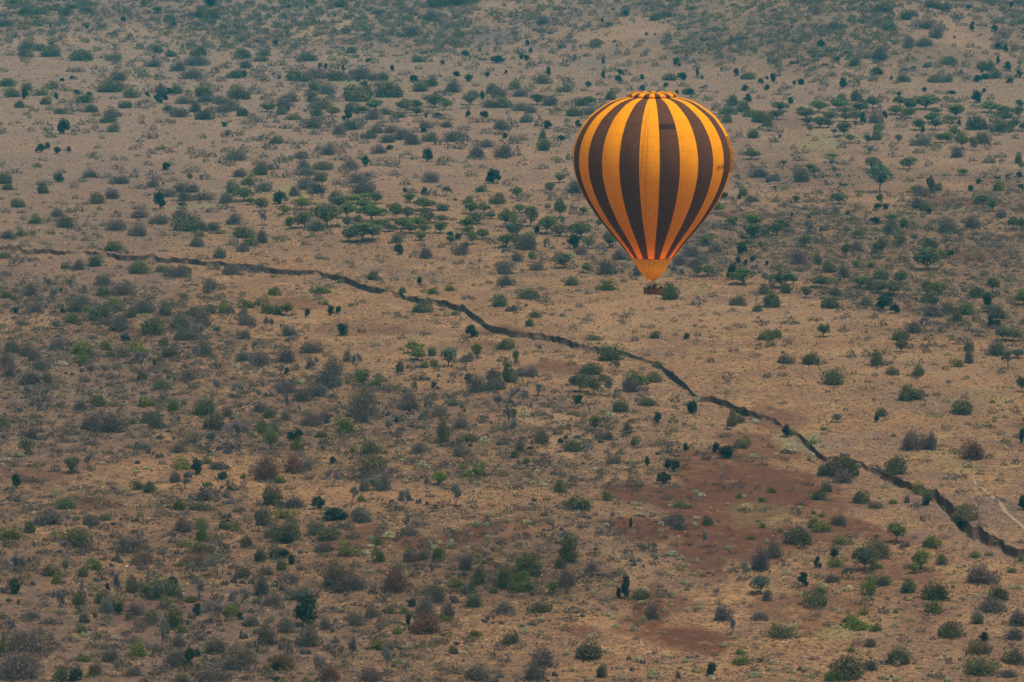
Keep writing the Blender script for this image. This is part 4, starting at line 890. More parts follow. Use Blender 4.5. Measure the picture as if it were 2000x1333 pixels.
'p': '''285 586 9 4 286 619 10 7 198 640 10 5 10 652 18 8 872 618 15 10 565 624 8 4 586 646 9 4 639 634 15 5 602 634 10 4 526 657 10 5
1171 449 9 6 1119 504 15 9 1456 634 8 5 1971 642 10 6 1982 640 9 6 1726 654 10 5 1741 627 10 5 1800 578 15 8 1790 438 10 10 1918 440 15 8
1778 559 10 6 1949 440 9 4 339 760 6 5 108 971 18 15 245 961 12 9 252 970 15 9 285 918 12 6 268 924 15 6 158 957 12 6 200 908 15 5
122 716 20 9 460 720 15 9 40 894 18 10 10 904 20 10 245 791 10 5 734 677 15 10 708 672 10 4 945 866 20 12 935 948 15 8 926 961 12 6
926 942 12 6 990 950 12 10 791 942 12 5 828 918 22 15 785 902 15 5 952 805 10 6 955 976 20 8 982 884 10 5 918 991 15 5 519 722 8 6
585 751 20 10 1024 816 18 15 1359 785 18 10 1328 774 12 6 1421 768 10 9 1340 792 12 7 1234 907 12 10 1221 917 11 6 1248 915 10 6 1160 921 15 8
1182 927 10 6 1034 911 12 6 1016 917 12 6 1062 952 20 6 1040 946 15 6 1112 964 12 5 1141 956 10 6 1175 964 12 6 1240 988 12 8 1252 988 10 6
1310 991 12 6 1371 972 18 8 1359 966 15 10 1452 972 10 5 1458 998 28 12 1246 997 12 6 1198 997 15 8 1472 896 15 8 1385 831 10 6 1348 834 15 9
1358 838 12 6 1179 806 15 10 1190 818 20 12 1475 827 20 8 1456 840 9 6 1088 805 8 4 1050 924 12 6 1422 988 12 5 1585 895 15 12 1592 866 20 15
1542 886 28 20 1515 890 15 6 1912 951 10 5 1838 950 10 6 1730 954 15 10 1562 994 10 6 1675 914 15 8 1505 801 12 10 164 1245 12 11 175 1259 11 8
110 1252 12 8 225 1252 18 9 724 1056 15 10 760 1054 28 15 714 1084 18 9 768 1098 9 8 858 1064 11 8 841 1066 10 8 850 1075 16 12 880 1066 15 10
882 1059 10 6 878 1072 15 9 912 1075 15 9 905 1078 10 5 889 1084 11 6 870 1139 10 5 660 1194 15 10 800 1270 18 10 835 1276 12 9 789 1298 12 9
799 1311 10 5 910 1269 12 8 995 1280 10 8 930 1030 15 11 950 1029 15 9 960 1011 18 8 920 1046 12 6 952 1052 12 6 995 1020 12 6 852 1082 10 4
725 1070 15 5 712 1119 10 5 726 1120 15 6 1260 1159 18 11 1305 1168 22 14 1255 1182 18 8 1255 1215 16 12 1228 1212 15 12 1190 1205 15 9 1199 1211 15 9
1202 1228 15 9 1160 1246 15 10 1152 1248 12 8 1299 1240 8 8 1298 1216 12 8 1364 1182 12 8 1365 1192 14 10 1342 1195 12 8 1300 1196 12 8 1311 1185 10 6
1291 1028 14 9 1289 1041 12 8 1356 1028 12 8 1360 1015 12 6 1251 1009 16 7 1212 1005 10 5 1314 1088 20 12 1330 1095 15 9 1361 1100 11 8 1341 1108 12 8
1354 1126 15 8 1410 1136 11 9 1420 1074 15 8 1338 1142 15 9 1309 1125 12 6 1435 1249 15 9 1415 1265 15 10 1390 1330 15 10 1360 1314 12 9 1340 1295 12 8
1302 1286 15 9 1030 1025 20 9 1050 1029 10 6 1016 1064 12 8 1185 1030 12 8 1106 1280 12 8 1122 1312 12 8 1185 1276 15 9 1165 1298 12 9 1042 1282 12 6
1075 1276 10 5 1092 1291 9 6 1246 1295 18 12 1278 1328 28 18 1211 1308 15 8 1206 1330 15 10 1220 1330 12 9 1155 1330 11 6 1475 1325 22 12 1060 1215 12 10
1088 1198 10 8 1025 1238 15 12 1468 1185 12 8 1238 1234 18 10 1498 1062 10 10 1112 1014 15 4 1195 1145 15 8 1158 1160 12 8 1120 1175 10 6 1625 1192 12 9
1641 1199 14 9 1654 1212 12 8 1748 1226 15 10 1738 1244 15 8 1760 1242 11 8 1781 1215 14 11 1720 1190 10 6 1775 1175 15 9 1765 1132 10 6 1635 1162 11 8
1656 1155 18 9 1612 1150 12 8 1601 1145 14 8 1565 1165 12 8 1534 1124 15 9 1544 1090 12 6 1548 1230 20 12 1852 1124 12 8 1872 1110 10 6 1861 1140 12 8
1880 1172 14 8 1905 1168 12 8 1925 1161 12 8 1975 1152 14 9 1991 1151 15 9 1860 1189 9 6 1972 1278 15 10 1750 1302 15 12 1510 1300 20 11 1538 1308 15 9
1546 1316 12 9 1575 1310 15 9 1585 1325 15 9 1546 1331 15 8 1510 1312 15 9 1725 1328 15 10 1752 1332 15 10 1795 1308 12 8 1840 1289 12 6 1864 1308 14 8
1852 1332 15 9 1804 1329 8 8 1841 1309 8 6 1625 1306 15 10 1945 1059 8 4''',
'P': '''110 643 18 14 678 444 22 18 682 473 32 24 958 428 20 12 998 460 22 20 1008 460 32 22 1718 376 45 50 1938 610 35 12 878 716 30 32 1988 700 25 16
1635 825 20 15 1485 1160 38 32''',
'R': '''518 941 52 45 575 926 45 38 1900 900 40 35 170 1078 22 12 280 1105 45 28 388 1110 48 28 362 1304 30 12 475 1302 48 38 660 1150 62 48 772 1160 50 52
550 1312 48 32 642 1333 40 35 832 1242 55 38''',
}

KIND = {   # data key: mesh key, name, category, description, colour, group
 's': ('s', 'dry_shrub', 'dry shrub', 'dry grey-brown twiggy shrub', (0.125, 0.095, 0.080), 'dry twiggy shrubs scattered over the savanna'),
 'R': ('s', 'dry_shrub', 'dry shrub', 'rust-brown twiggy shrub', (0.150, 0.085, 0.056), 'dry twiggy shrubs scattered over the savanna'),
 'm': ('m', 'olive_shrub', 'olive shrub', 'dull olive-green shrub', (0.112, 0.100, 0.044), 'olive-green shrubs scattered over the savanna'),
 'g': ('g', 'green_shrub', 'green shrub', 'fresh green leafy shrub', (0.130, 0.135, 0.026), 'fresh green shrubs scattered over the savanna'),
 'a': ('a', 'acacia_tree', 'acacia', 'green flat-topped acacia', (0.128, 0.138, 0.030), 'flat-topped acacias on the savanna'),
 'A': ('a', 'acacia_tree', 'acacia', 'dusky olive flat-topped acacia', (0.118, 0.112, 0.045), 'flat-topped acacias on the savanna'),
 'P': ('a', 'acacia_tree', 'acacia', 'pale grey-green flat-topped acacia', (0.125, 0.135, 0.095), 'flat-topped acacias on the savanna'),
 'b': ('b', 'bare_tree', 'bare tree', 'leafless grey-branched little tree', (0.19, 0.158, 0.145), 'leafless little trees on the savanna'),
 'd': ('d', 'evergreen_tree', 'evergreen tree', 'dense blackish-green little tree', (0.038, 0.044, 0.020), 'dark evergreen little trees on the savanna'),
 'p': ('p', 'cushion_plant', 'cushion plant', 'pale yellow-green cushion plant', (0.33, 0.315, 0.18), 'pale cushion plants dotted over the soil'),
 'r': ('r', 'lava_boulder', 'boulder', 'dark lava rock', (0.05, 0.04, 0.04), 'dark lava rocks lying on the ground'),
}
ROWS = [(50, 'on the topmost hillside'), (100, 'on the lower hillside'), (150, 'on the farthest flat'), (200, 'in the far thicket'), (250, 'beyond the balloon top'),
        (333, 'level with balloon shoulder'), (420, 'level with balloon belly'), (490, 'behind the dry gully'), (580, 'level with the basket'), (666, 'just below basket height'),
        (750, 'in upper foreground scrub'), (833, 'in middle foreground scrub'), (916, 'in lower foreground scrub'), (1000, 'in reddish near ground'), (1090, 'in near ground'), (1170, 'in low near ground'), (1250, 'close to the bottom'), (1400, 'along the bottom edge')]
COLS = [(200, 'at far left'), (430, 'at left'), (680, 'left of middle'), (930, 'near the middle'), (1120, 'left of balloon'), (1320, 'under or behind balloon'), (1560, 'right of balloon'), (1780, 'at right'), (2100, 'at far right')]
ORD = ['first', 'second', 'third', 'fourth', 'fifth', 'sixth', 'seventh', 'eighth', 'ninth', 'tenth', 'eleventh', 'twelfth', 'thirteenth', 'fourteenth', 'fifteenth', 'sixteenth', 'seventeenth', 'eighteenth', 'nineteenth', 'twentieth']
def zone(x, y):
    r = next(t for b, t in ROWS if y < b); c = next(t for b, t in COLS if x < b)
    return r, c

class Item: pass
items = []
for key, txt in DATA.items():
    a = np.array(txt.split(), dtype=int).reshape(-1, 4)
    for x, y, w, h in a:
        it = Item(); it.k = key; it.x, it.y, it.w, it.h = int(x), int(y), int(w), int(h); items.append(it)
_px = np.array([i.x for i in items], float); _py = np.array([i.y for i in items], float); _pw = np.array([i.w for i in items], float)
_dep = np.radians(3.15 + np.clip(_py, 0, 1333) * 0.0075)
_round = np.array([0.0 if KIND[i.k][0] in ('a', 'b', 'd') else 1.0 for i in items])
_py2 = _py - _round * _pw * 0.5 * np.sin(_dep)
PT, DEP = ground_hit(_px, _py2)
for n, it in enumerate(items):
    it.p = PT[n]; it.s = DEP[n] / FPX
    it.W = it.w * it.s * (1.12 if _round[n] and it.k != 'r' else 1.12 if it.k == 'b' else 0.95 if it.k == 'd' else 1.0)
    it.H = max(1.12 * it.h * it.s - _round[n] * it.W * 0.5 * math.sin(_dep[n]), 0.3 * it.W if it.k != 'r' else 0.15 * it.W)

# at most 300 of a kind stand as things of their own: the largest in the photo
by_cat = {}
for it in items: by_cat.setdefault(KIND[it.k][2], []).append(it)
for cat, L in by_cat.items():
    L.sort(key=lambda i: -(i.w * i.h))
    for n, it in enumerate(L): it.own = n < 300
cells = {}
for it in items:
    if it.own: cells.setdefault((KIND[it.k][3],) + zone(it.x, it.y), []).append(it)
for (desc, r, c), L in cells.items():
    L.sort(key=lambda i: i.x)
    areas = sorted(i.w for i in L)
    for n, it in enumerate(L):
        if len(L) == 1: it.label = '%s, the only one %s, %s' % (desc, r, c)
        elif n == len(L) - 1: it.label = '%s, rightmost of %d %s, %s' % (desc, len(L), r, c)
        elif n == 0: it.label = '%s, leftmost of %d %s, %s' % (desc, len(L), r, c)
        else: it.label = '%s, %s from left %s, %s' % (desc, ORD[n], r, c)
        if len(it.label.split()) > 16: print('LONG', it.label)

def jitter(col, rng, v=0.18, hshift=0.10):
    f = rng.uniform(1 - v, 1 + v)
    return tuple(max(0.0, c * f * rng.uniform(1 - hshift, 1 + hshift)) for c in col) + (1.0,)

rng = np.random.RandomState(77)
FIRST = {}
def place(it):
    mk, name, cat, desc, col, group = KIND[it.k]
    protos = PROTO[mk]; v = rng.randint(len(protos)); mesh = protos[v]
    rot = rng.uniform(0, 2 * math.pi)
    color = jitter(col, rng)
    sy = it.W * 0.5 * rng.uniform(0.8, 1.1)
    if isinstance(mesh, tuple):
        root = bpy.data.objects.new(name, None); root.empty_display_size = 0.5
        link(root); root.location = it.p
        root.rotation_euler = (0, 0, rot)
        root.scale = (it.W * 0.5, it.W * 0.5, it.H)
        for pn, me in (('trunk', mesh[0]), ('crown', mesh[1])):
            key = (mk, v, pn)
            if key not in FIRST:
                o = bpy.data.objects.new(pn, me); FIRST[key] = o
            else:
                o = FIRST[key].copy()
            o.color = color
            link(o, root)
        o = root
    else:
        key = (mk, v)
        if key not in FIRST:
            o = bpy.data.objects.new(name, mesh); FIRST[key] = o
        else:
            o = FIRST[key].copy()
        o.name = name
        link(o); o.location = it.p
        if mk == 'r':
            o.rotation_euler = (0, 0, rng.choice([0, math.pi]) + rng.uniform(-0.3, 0.3))
            o.scale = (it.W * 0.5, it.W * 0.4, it.H)
        else:
            o.rotation_euler = (0, 0, rot)
            o.scale = (it.W * 0.5, sy, it.H)
        o.color = color
    tag(o, it.label, cat, group)

for it in sorted(items, key=lambda i: i.y):
    if it.own: place(it)

# ------------------------------------------------------------------ masses nobody could count
def add_tint(me, cols):
    at = me.color_attributes.new('tint', 'FLOAT_COLOR', 'POINT')
    c = np.concatenate([cols, np.ones((len(cols), 1))], 1).astype(np.float32)
    at.data.foreach_set('color', c.ravel())

def shrub_mass(name, label, plist, cols, seed, base_n=60, size=0.22):
    """plist rows: x, y, z, half width, height"""
    rng = np.random.RandomState(seed); mb = MB(); C = []
    tmpl = []
    for t in range(6):
        P = dome_pts(rng, base_n, 0.6, 0.35); P *= 0.93
        tmp = MB(); leaf_quads(tmp, P, size, rng)
        E = dome_pts(rng, base_n // 2, 0.95, 0.35); slivers(tmp, E * 0.3, E, 0.014, rng)
        tmpl.append((np.concatenate(tmp.v), np.concatenate(tmp.f), np.concatenate(tmp.sz)))
    V = []; F = []; S = []; n = 0
    for (x, y, z, hw, hh), c in zip(plist, cols):
        v, f, s = tmpl[rng.randint(6)]
        a = rng.uniform(0, 6.28); ca, sa = math.cos(a), math.sin(a)
        q = np.stack([(v[:, 0] * ca - v[:, 1] * sa) * hw + x, (v[:, 0] * sa + v[:, 1] * ca) * hw + y, v[:, 2] * hh + z], 1)
        V.append(q); F.append(f + n); S.append(s); n += len(q); C.append(np.tile(c, (len(q), 1)))
    me = mesh_np(name, np.concatenate(V), np.concatenate(F), np.concatenate(S), [M_TINT])
    add_tint(me, np.concatenate(C))
    o = bpy.data.objects.new(name, me); link(o)
    return o

rng2 = np.random.RandomState(31)
def sample_view(n, r0, r1, ang=9.0, power=1.0):
    """random ground points inside a wedge wider than the view, uniform per area (power 1) or thinner far off"""
    t = np.radians(rng2.uniform(-ang, ang, n))
    u = rng2.rand(n)
    r = (r0 ** (2 * power) + u * (r1 ** (2 * power) - r0 ** (2 * power))) ** (0.5 / power)
    x = r * np.sin(t); y = r * np.cos(t)
    return x, y

for cat, key in (('dry shrub', 's'), ('olive shrub', 'm')):
    rest = [i for i in by_cat[cat] if not i.own]
    pl = [(i.p[0], i.p[1], i.p[2], i.W * 0.5, i.H) for i in rest]
    cl = [np.array(jitter(KIND[i.k][4], rng2)[:3]) for i in rest]
    # small filler shrubs of the far slope and thickets
    x, y = sample_view(28000, 1280, 2500)
    th = np.arctan2(x, y); rr = np.hypot(x, y)
    hillm = sstep(-10, 50, rr - hill_base(th))
    dens = 0.07 + 0.93 * hillm
    keep = rng2.rand(len(x)) < dens * sstep(0.40, 0.6, fbm(x * 0.02 + (3 if key == 's' else 40), y * 0.008, 3) + 0.09)
    x, y = x[keep], y[keep]; z = terrain(x, y)
    for a, b, c in zip(x, y, z):
        hw = 0.6 + 2.3 * rng2.rand() ** 1.9; pl.append((a, b, c, hw, hw * rng2.uniform(0.7, 1.3))); cl.append(np.array(jitter(KIND[key][4], rng2)[:3]))
    # low undergrowth of the near rough ground
    x, y = sample_view(20000, 520, 1250)
    keep = rng2.rand(len(x)) < 0.13 + 0.8 * rocky(x, y)
    x, y = x[keep], y[keep]; z = terrain(x, y)
    for a, b, c in zip(x, y, z):
        hw = 0.25 + 1.2 * rng2.rand() ** 2.5; pl.append((a, b, c, hw, hw * rng2.uniform(0.5, 1.1)))
        base_c = np.array(KIND['s'][4]) if rng2.rand() < 0.6 else (np.array([0.17, 0.125, 0.07]) if rng2.rand() < 0.6 else np.array(KIND['m'][4]))
        cl.append(base_c * rng2.uniform(0.55, 1.15))
    o = shrub_mass('dry_scrub' if key == 's' else 'olive_scrub', None, pl, cl, 5 if key == 's' else 6)
    tag(o, 'mass of small dry grey-brown scrub spread over the plain and far slope' if key == 's' else 'mass of small olive-green scrub spread over the plain and far slope',
        'scrub', kind='stuff')

def tufts():
    V = []; F = []; C = []
    n = 0
    specs = [(80000, 520, 1150, 0.2, 0.46), (34000, 1100, 2000, 0.3, 0.6), (14000, 1650, 2450, 0.4, 0.9)]
    for cnt, r0, r1, s0, s1 in specs:
        x, y = sample_view(cnt, r0, r1, 9.0, 0.8)
        red = patch('red', x, y); ash = patch('ash', x, y); gr = patch('green', x, y)
        D, H = gully(np.arctan2(x, y)); o = np.hypot(x, y) - D
        cl = fbm(x * 0.12, y * 0.06, 3)
        keep = (rng2.rand(len(x)) < (1 - 0.94 * np.clip(red * 1.4, 0, 1)) * (1 - 0.7 * ash) * sstep(0.30, 0.62, cl)) & ~((o > -1.2) & (o < 0.2))
        x, y, gr = x[keep], y[keep], gr[keep]; z = terrain(x, y); m = len(x)
        s = rng2.uniform(s0, s1, m)
        kb = 7
        ang = rng2.uniform(0, 6.28, (m, kb)); out = rng2.uniform(0.3, 1.0, (m, kb)) * s[:, None]; hh = rng2.uniform(0.5, 1.1, (m, kb)) * s[:, None] * 0.9
        dx, dy = np.cos(ang), np.sin(ang)
        w = s[:, None] * 0.28
        X, Y, Z = x[:, None], y[:, None], z[:, None] - 0.03
        A = np.stack([X - dy * w, Y + dx * w, Z + 0 * dx], -1); B = np.stack([X + dy * w, Y - dx * w, Z + 0 * dx], -1)
        T = np.stack([X + dx * out, Y + dy * out, Z + hh], -1)
        V.append(np.stack([A, B, T], 2).reshape(-1, 3))
        straw = np.array([0.37, 0.25, 0.13]); green = np.array([0.15, 0.155, 0.07]); pale = np.array([0.50, 0.41, 0.25]); brown = np.array([0.13, 0.085, 0.06])
        u = rng2.rand(m)
        pg = np.clip(0.10 + 0.6 * gr, 0, 1)
        col = np.where((u < pg)[:, None], green, np.where((u < pg + 0.12)[:, None], pale, np.where((u < pg + 0.37)[:, None], brown, straw)))
        col = col * rng2.uniform(0.75, 1.2, (m, 1))
        C.append(np.repeat(col, kb * 3, 0))
    # litter and rank grass gathered round the foot of every plant
    src = [i for i in items if i.k != 'r']
    px_ = np.array([i.p[0] for i in src]); py_ = np.array([i.p[1] for i in src]); pw_ = np.array([i.W for i in src]) * 0.5
    k_ = 16; x = np.repeat(px_, k_); y = np.repeat(py_, k_); w_ = np.repeat(pw_, k_)
    a_ = rng2.uniform(0, 6.28, len(x)); r_ = w_ * rng2.uniform(0.55, 1.45, len(x)); x = x + np.cos(a_) * r_; y = y + np.sin(a_) * r_; z = terrain(x, y); m = len(x)
    s = rng2.uniform(0.25, 0.5, m) * np.clip(w_ / 1.5, 0.5, 1.4); kb = 7
    ang = rng2.uniform(0, 6.28, (m, kb)); out = rng2.uniform(0.3, 1.0, (m, kb)) * s[:, None]; hh = rng2.uniform(0.4, 1.0, (m, kb)) * s[:, None] * 0.8
    dx, dy = np.cos(ang), np.sin(ang); w = s[:, None] * 0.3; X, Y, Z = x[:, None], y[:, None], z[:, None] - 0.03
    A = np.stack([X - dy * w, Y + dx * w, Z + 0 * dx], -1); B = np.stack([X + dy * w, Y - dx * w, Z + 0 * dx], -1); T = np.stack([X + dx * out, Y + dy * out, Z + hh], -1)
    V.append(np.stack([A, B, T], 2).reshape(-1, 3))
    u = rng2.rand(m)[:, None]
    col = np.where(u < 0.5, np.array([0.085, 0.060, 0.045]), np.where(u < 0.75, np.array([0.11, 0.10, 0.05]), np.array([0.20, 0.14, 0.085]))) * rng2.uniform(0.7, 1.2, (m, 1))
    C.append(np.repeat(col, kb * 3, 0))
    V = np.concatenate(V); C = np.concatenate(C)
    me = mesh_np('grass_tufts', V, np.arange(len(V)), np.full(len(V) // 3, 3), [M_TINT])
    add_tint(me, C)
    o = bpy.data.objects.new('grass_tufts', me); link(o)
    tag(o, 'dry straw-coloured grass tufts covering the ground', 'grass', kind='stuff')
tufts()

def stones():
    ico = bmesh.new(); bmesh.ops.create_icosphere(ico, subdivisions=1, radius=1.0)
    v0 = np.array([v.co[:] for v in ico.verts]); f0 = np.array([[v.index for v in f.verts] for f in ico.faces]); ico.free()
    x, y = sample_view(60000, 520, 1300, 9.0, 0.9)
    x2, y2 = sample_view(9000, 1250, 2450, 9.0)
    x = np.concatenate([x, x2]); y = np.concatenate([y, y2])
    rk = rocky(x, y); cl = fbm(x * 0.1 + 9, y * 0.05, 3)
    keep = rng2.rand(len(x)) < (0.04 + rk) * sstep(0.42, 0.68, cl)
    x, y = x[keep], y[keep]; z = terrain(x, y); m = len(x)
    s = rng2.uniform(0.09, 0.24, m) * (1 + 1.6 * (rng2.rand(m) < 0.08)) * (1 + 0.8 * (np.hypot(x, y) > 1250))
    nv = len(v0)
    jit = rng2.uniform(0.65, 1.25, (m, nv, 1))
    V = v0[None] * jit * s[:, None, None] * np.array([1.1, 0.9, 0.8])
    a = rng2.uniform(0, 6.28, m); ca, sa = np.cos(a)[:, None], np.sin(a)[:, None]
    V = np.stack([V[:, :, 0] * ca - V[:, :, 1] * sa + x[:, None], V[:, :, 0] * sa + V[:, :, 1] * ca + y[:, None], V[:, :, 2] + (z + s * 0.25)[:, None]], -1)
    F = f0[None] + (np.arange(m) * nv)[:, None, None]
    me = mesh_np('loose_stones', V.reshape(-1, 3), F.ravel(), np.full(m * len(f0), 3), [M_STONE])
    o = bpy.data.objects.new('loose_stones', me); link(o)
    tag(o, 'small dark stones strewn over the rough ground', 'stones', kind='stuff')
stones()

# pale footpath at the lower right
def footpath():
    pts = np.array([(1900, 938), (1912, 950), (1926, 962), (1940, 973), (1953, 985), (1965, 999), (1978, 1012), (1992, 1026), (2010, 1040), (2040, 1060)], float)
    P, _ = ground_hit(pts[:, 0], pts[:, 1])
    n = 60
    t = np.linspace(0, len(P) - 1, n); i = np.arange(len(P))
    X = np.interp(t, i, P[:, 0]); Y = np.interp(t, i, P[:, 1])
    X = X + (fbm(t * 1.3, t * 0 + 3, 2) - 0.5) * 0.8
    dx = np.gradient(X); dy = np.gradient(Y); L = np.hypot(dx, dy); nx, ny = -dy / L, dx / L
    w = 0.28 + 0.12 * vnoise(t * 2, t * 0)
    V = []
    for k in (-1, -0.33, 0.33, 1):
        x = X + nx * w * k; y = Y + ny * w * k
        V.append(np.stack([x, y, terrain(x, y) + (0.06 if abs(k) < 1 else 0.02)], 1))
    V = np.stack(V, 1).reshape(-1, 3)
    F = [(a * 4 + b, a * 4 + b + 1, (a + 1) * 4 + b + 1, (a + 1) * 4 + b) for a in range(n - 1) for b in range(3)]
    m, nt, b = node_mat('trodden_earth', 0.95, 0.1)
    nn = noise_n(nt, N(nt, 'ShaderNodeTexCoord').outputs['Object'], 1.5, 4)
    nt.links.new(mixc(nt, nn, (0.18, 0.12, 0.085), (0.26, 0.18, 0.125)), b.inputs['Base Color'])
    mb = MB(); mb.add(V, F)
    o = bpy.data.objects.new('footpath', mb.mesh('footpath', [m], True)); link(o)
    tag(o, 'narrow pale footpath trodden through dark soil', kind='structure')
footpath()

# ------------------------------------------------------------------ the balloon
BY = 615.0
def zat(py, Y=BY):
    r = rays([1000.0], [py])[0]; return CAM_H + r[2] / r[1] * Y
def xat(px, py=400.0, Y=BY):
    r = rays([px], [py])[0]; return r[0] / r[1] * Y
MPX = BY / math.cos(math.radians(7)) / FPX
AX = xat(1274.0)

def stripes_mat(name, plain=False):
    m, nt, b = node_mat(name, 0.75, 0.06)
    uv = N(nt, 'ShaderNodeUVMap').outputs[0]
    sp = N(nt, 'ShaderNodeSeparateXYZ'); nt.links.new(uv, sp.inputs[0])
    u, v = sp.outputs[0], sp.outputs[1]
    tc = N(nt, 'ShaderNodeTexCoord').outputs['Object']
    nz = noise_n(nt, tc, 0.35, 4, 0.6); nf = noise_n(nt, tc, 1.7, 4, 0.6)
    yel = mixc(nt, nz, (0.94, 0.375, 0.002), (0.88, 0.32, 0.002))
    mp = N(nt, 'ShaderNodeMapping'); mp.inputs['Scale'].default_value = (2.2, 2.2, 0.25); nt.links.new(tc, mp.inputs[0])
    ns = noise_n(nt, mp.outputs[0], 1.2, 4, 0.65)
    brn = mixc(nt, ramp(nt, ns, 0.45, 0.75), (0.102, 0.042, 0.024), (0.140, 0.067, 0.038))
    if plain:
        col = mixc(nt, nz, (0.92, 0.44, 0.003), (0.84, 0.36, 0.002))
    else:
        par = math_n(nt, 'FLOORED_MODULO', math_n(nt, 'FLOOR', u), 2.0)
        col = mixc(nt, par, brn, yel)
        # replaced darker panel in the brown gore facing the camera
        inb = math_n(nt, 'MULTIPLY', math_n(nt, 'GREATER_THAN', u, 0.0), math_n(nt, 'LESS_THAN', u, 1.0))
        inv = math_n(nt, 'MULTIPLY', math_n(nt, 'GREATER_THAN', v, PV0), math_n(nt, 'LESS_THAN', v, PV1))
        col = mixc(nt, math_n(nt, 'MULTIPLY', inb, inv), col, (0.040, 0.018, 0.014))
    # horizontal seams every 1.2 m, a stronger one every 2.4 m; load tapes along the gore edges
    d = math_n(nt, 'ABSOLUTE', math_n(nt, 'SUBTRACT', math_n(nt, 'FRACT', math_n(nt, 'DIVIDE', v, 2.45)), 0.5))
    s1 = ramp(nt, d, 0.020, 0.008)
    d2 = math_n(nt, 'ABSOLUTE', math_n(nt, 'SUBTRACT', math_n(nt, 'FRACT', math_n(nt, 'DIVIDE', v, 1.225)), 0.5))
    s2 = math_n(nt, 'MULTIPLY', ramp(nt, d2, 0.03, 0.01), 0.35)
    du = math_n(nt, 'ABSOLUTE', math_n(nt, 'SUBTRACT', math_n(nt, 'FRACT', math_n(nt, 'ADD', u, 0.5)), 0.5))
    s3 = math_n(nt, 'MULTIPLY', ramp(nt, du, 0.05 if plain else 0.022, 0.012 if plain else 0.006), 1.0 if plain else 0.55)
    seam = math_n(nt, 'MAXIMUM', s3 if plain else math_n(nt, 'MAXIMUM', s1, s2), s3)
    dark = mixc(nt, 1.0, col, (0.30, 0.22, 0.2) if plain else (0.50, 0.38, 0.38), 'MULTIPLY')
    col = mixc(nt, math_n(nt, 'MULTIPLY', seam, 0.9 if plain else 0.5), col, dark)
    grime = mixc(nt, 1.0, col, (0.86, 0.84, 0.82), 'MULTIPLY')
    col = mixc(nt, ramp(nt, nf, 0.45, 0.75), col, grime)
    nt.links.new(col, b.inputs['Base Color'])
    b.inputs['Sheen Weight'].default_value = 0.0
    bp = N(nt, 'ShaderNodeBump'); bp.inputs['Strength'].default_value = 0.35; bp.inputs['Distance'].default_value = 0.12
    nt.links.new(math_n(nt, 'ADD', math_n(nt, 'ADD', ns, nf), math_n(nt, 'MULTIPLY', seam, -0.6)), bp.inputs['Height']); nt.links.new(bp.outputs[0], b.inputs['Normal'])
    tr = N(nt, 'ShaderNodeBsdfTranslucent'); nt.links.new(col, tr.inputs['Color'])
    mx = N(nt, 'ShaderNodeMixShader'); mx.inputs[0].default_value = 0.025 if plain else 0.24
    nt.links.new(b.outputs[0], mx.inputs[1]); nt.links.new(tr.outputs[0], mx.inputs[2])
    nt.links.new(mx.outputs[0], nt.nodes['Material Output'].inputs['Surface'])
    return m

def catmull(P, per=8):
    P = np.array(P, float); P = np.concatenate([[2 * P[0] - P[1]], P, [2 * P[-1] - P[-2]]])
    out = []
    for i in range(1, len(P) - 2):
        for k in range(per):
            t = k / per
            out.append(0.5 * ((2 * P[i]) + (-P[i - 1] + P[i + 1]) * t + (2 * P[i - 1] - 5 * P[i] + 4 * P[i + 1] - P[i + 2]) * t * t + (-P[i - 1] + 3 * P[i] - 3 * P[i + 1] + P[i + 2]) * t ** 3))
    out.append(P[-2])
    return np.array(out)

PROF = [(185.5, 30), (189.8, 47), (191.6, 57), (195.4, 71), (200.6, 84), (210.8, 100.5), (220.9, 114), (231, 124.5), (251, 138.8), (271.5, 148.5), (292, 153.6), (312, 154.8), (332, 152.8),
        (352.5, 147), (373, 138.5), (393, 128), (420, 110), (437.5, 96.5), (460.5, 76.5), (480.8, 59.3), (502, 43)]
SKIRT = [(502, 43), (512, 35.8), (523, 27.8), (529, 24.3), (536, 19.2), (541.5, 14.3), (545.5, 8.6), (546.3, 7.2)]
def rz(profile, per):
    c = catmull([(zat(py), hw * MPX) for py, hw in profile], per); return c[:, 1], c[:, 0]      # r, z

er, ez = rz(PROF, 8); er = er * 0.993
arc = np.concatenate([[0], np.cumsum(np.hypot(np.diff(er), np.diff(ez)))])
def r_of_z(z): return np.interp(z, ez[::-1], er[::-1])
def v_of_py(py): return np.interp(zat(py), ez[::-1], arc[::-1])
PV0, PV1 = float(v_of_py(232.0)), float(v_of_py(241.5))

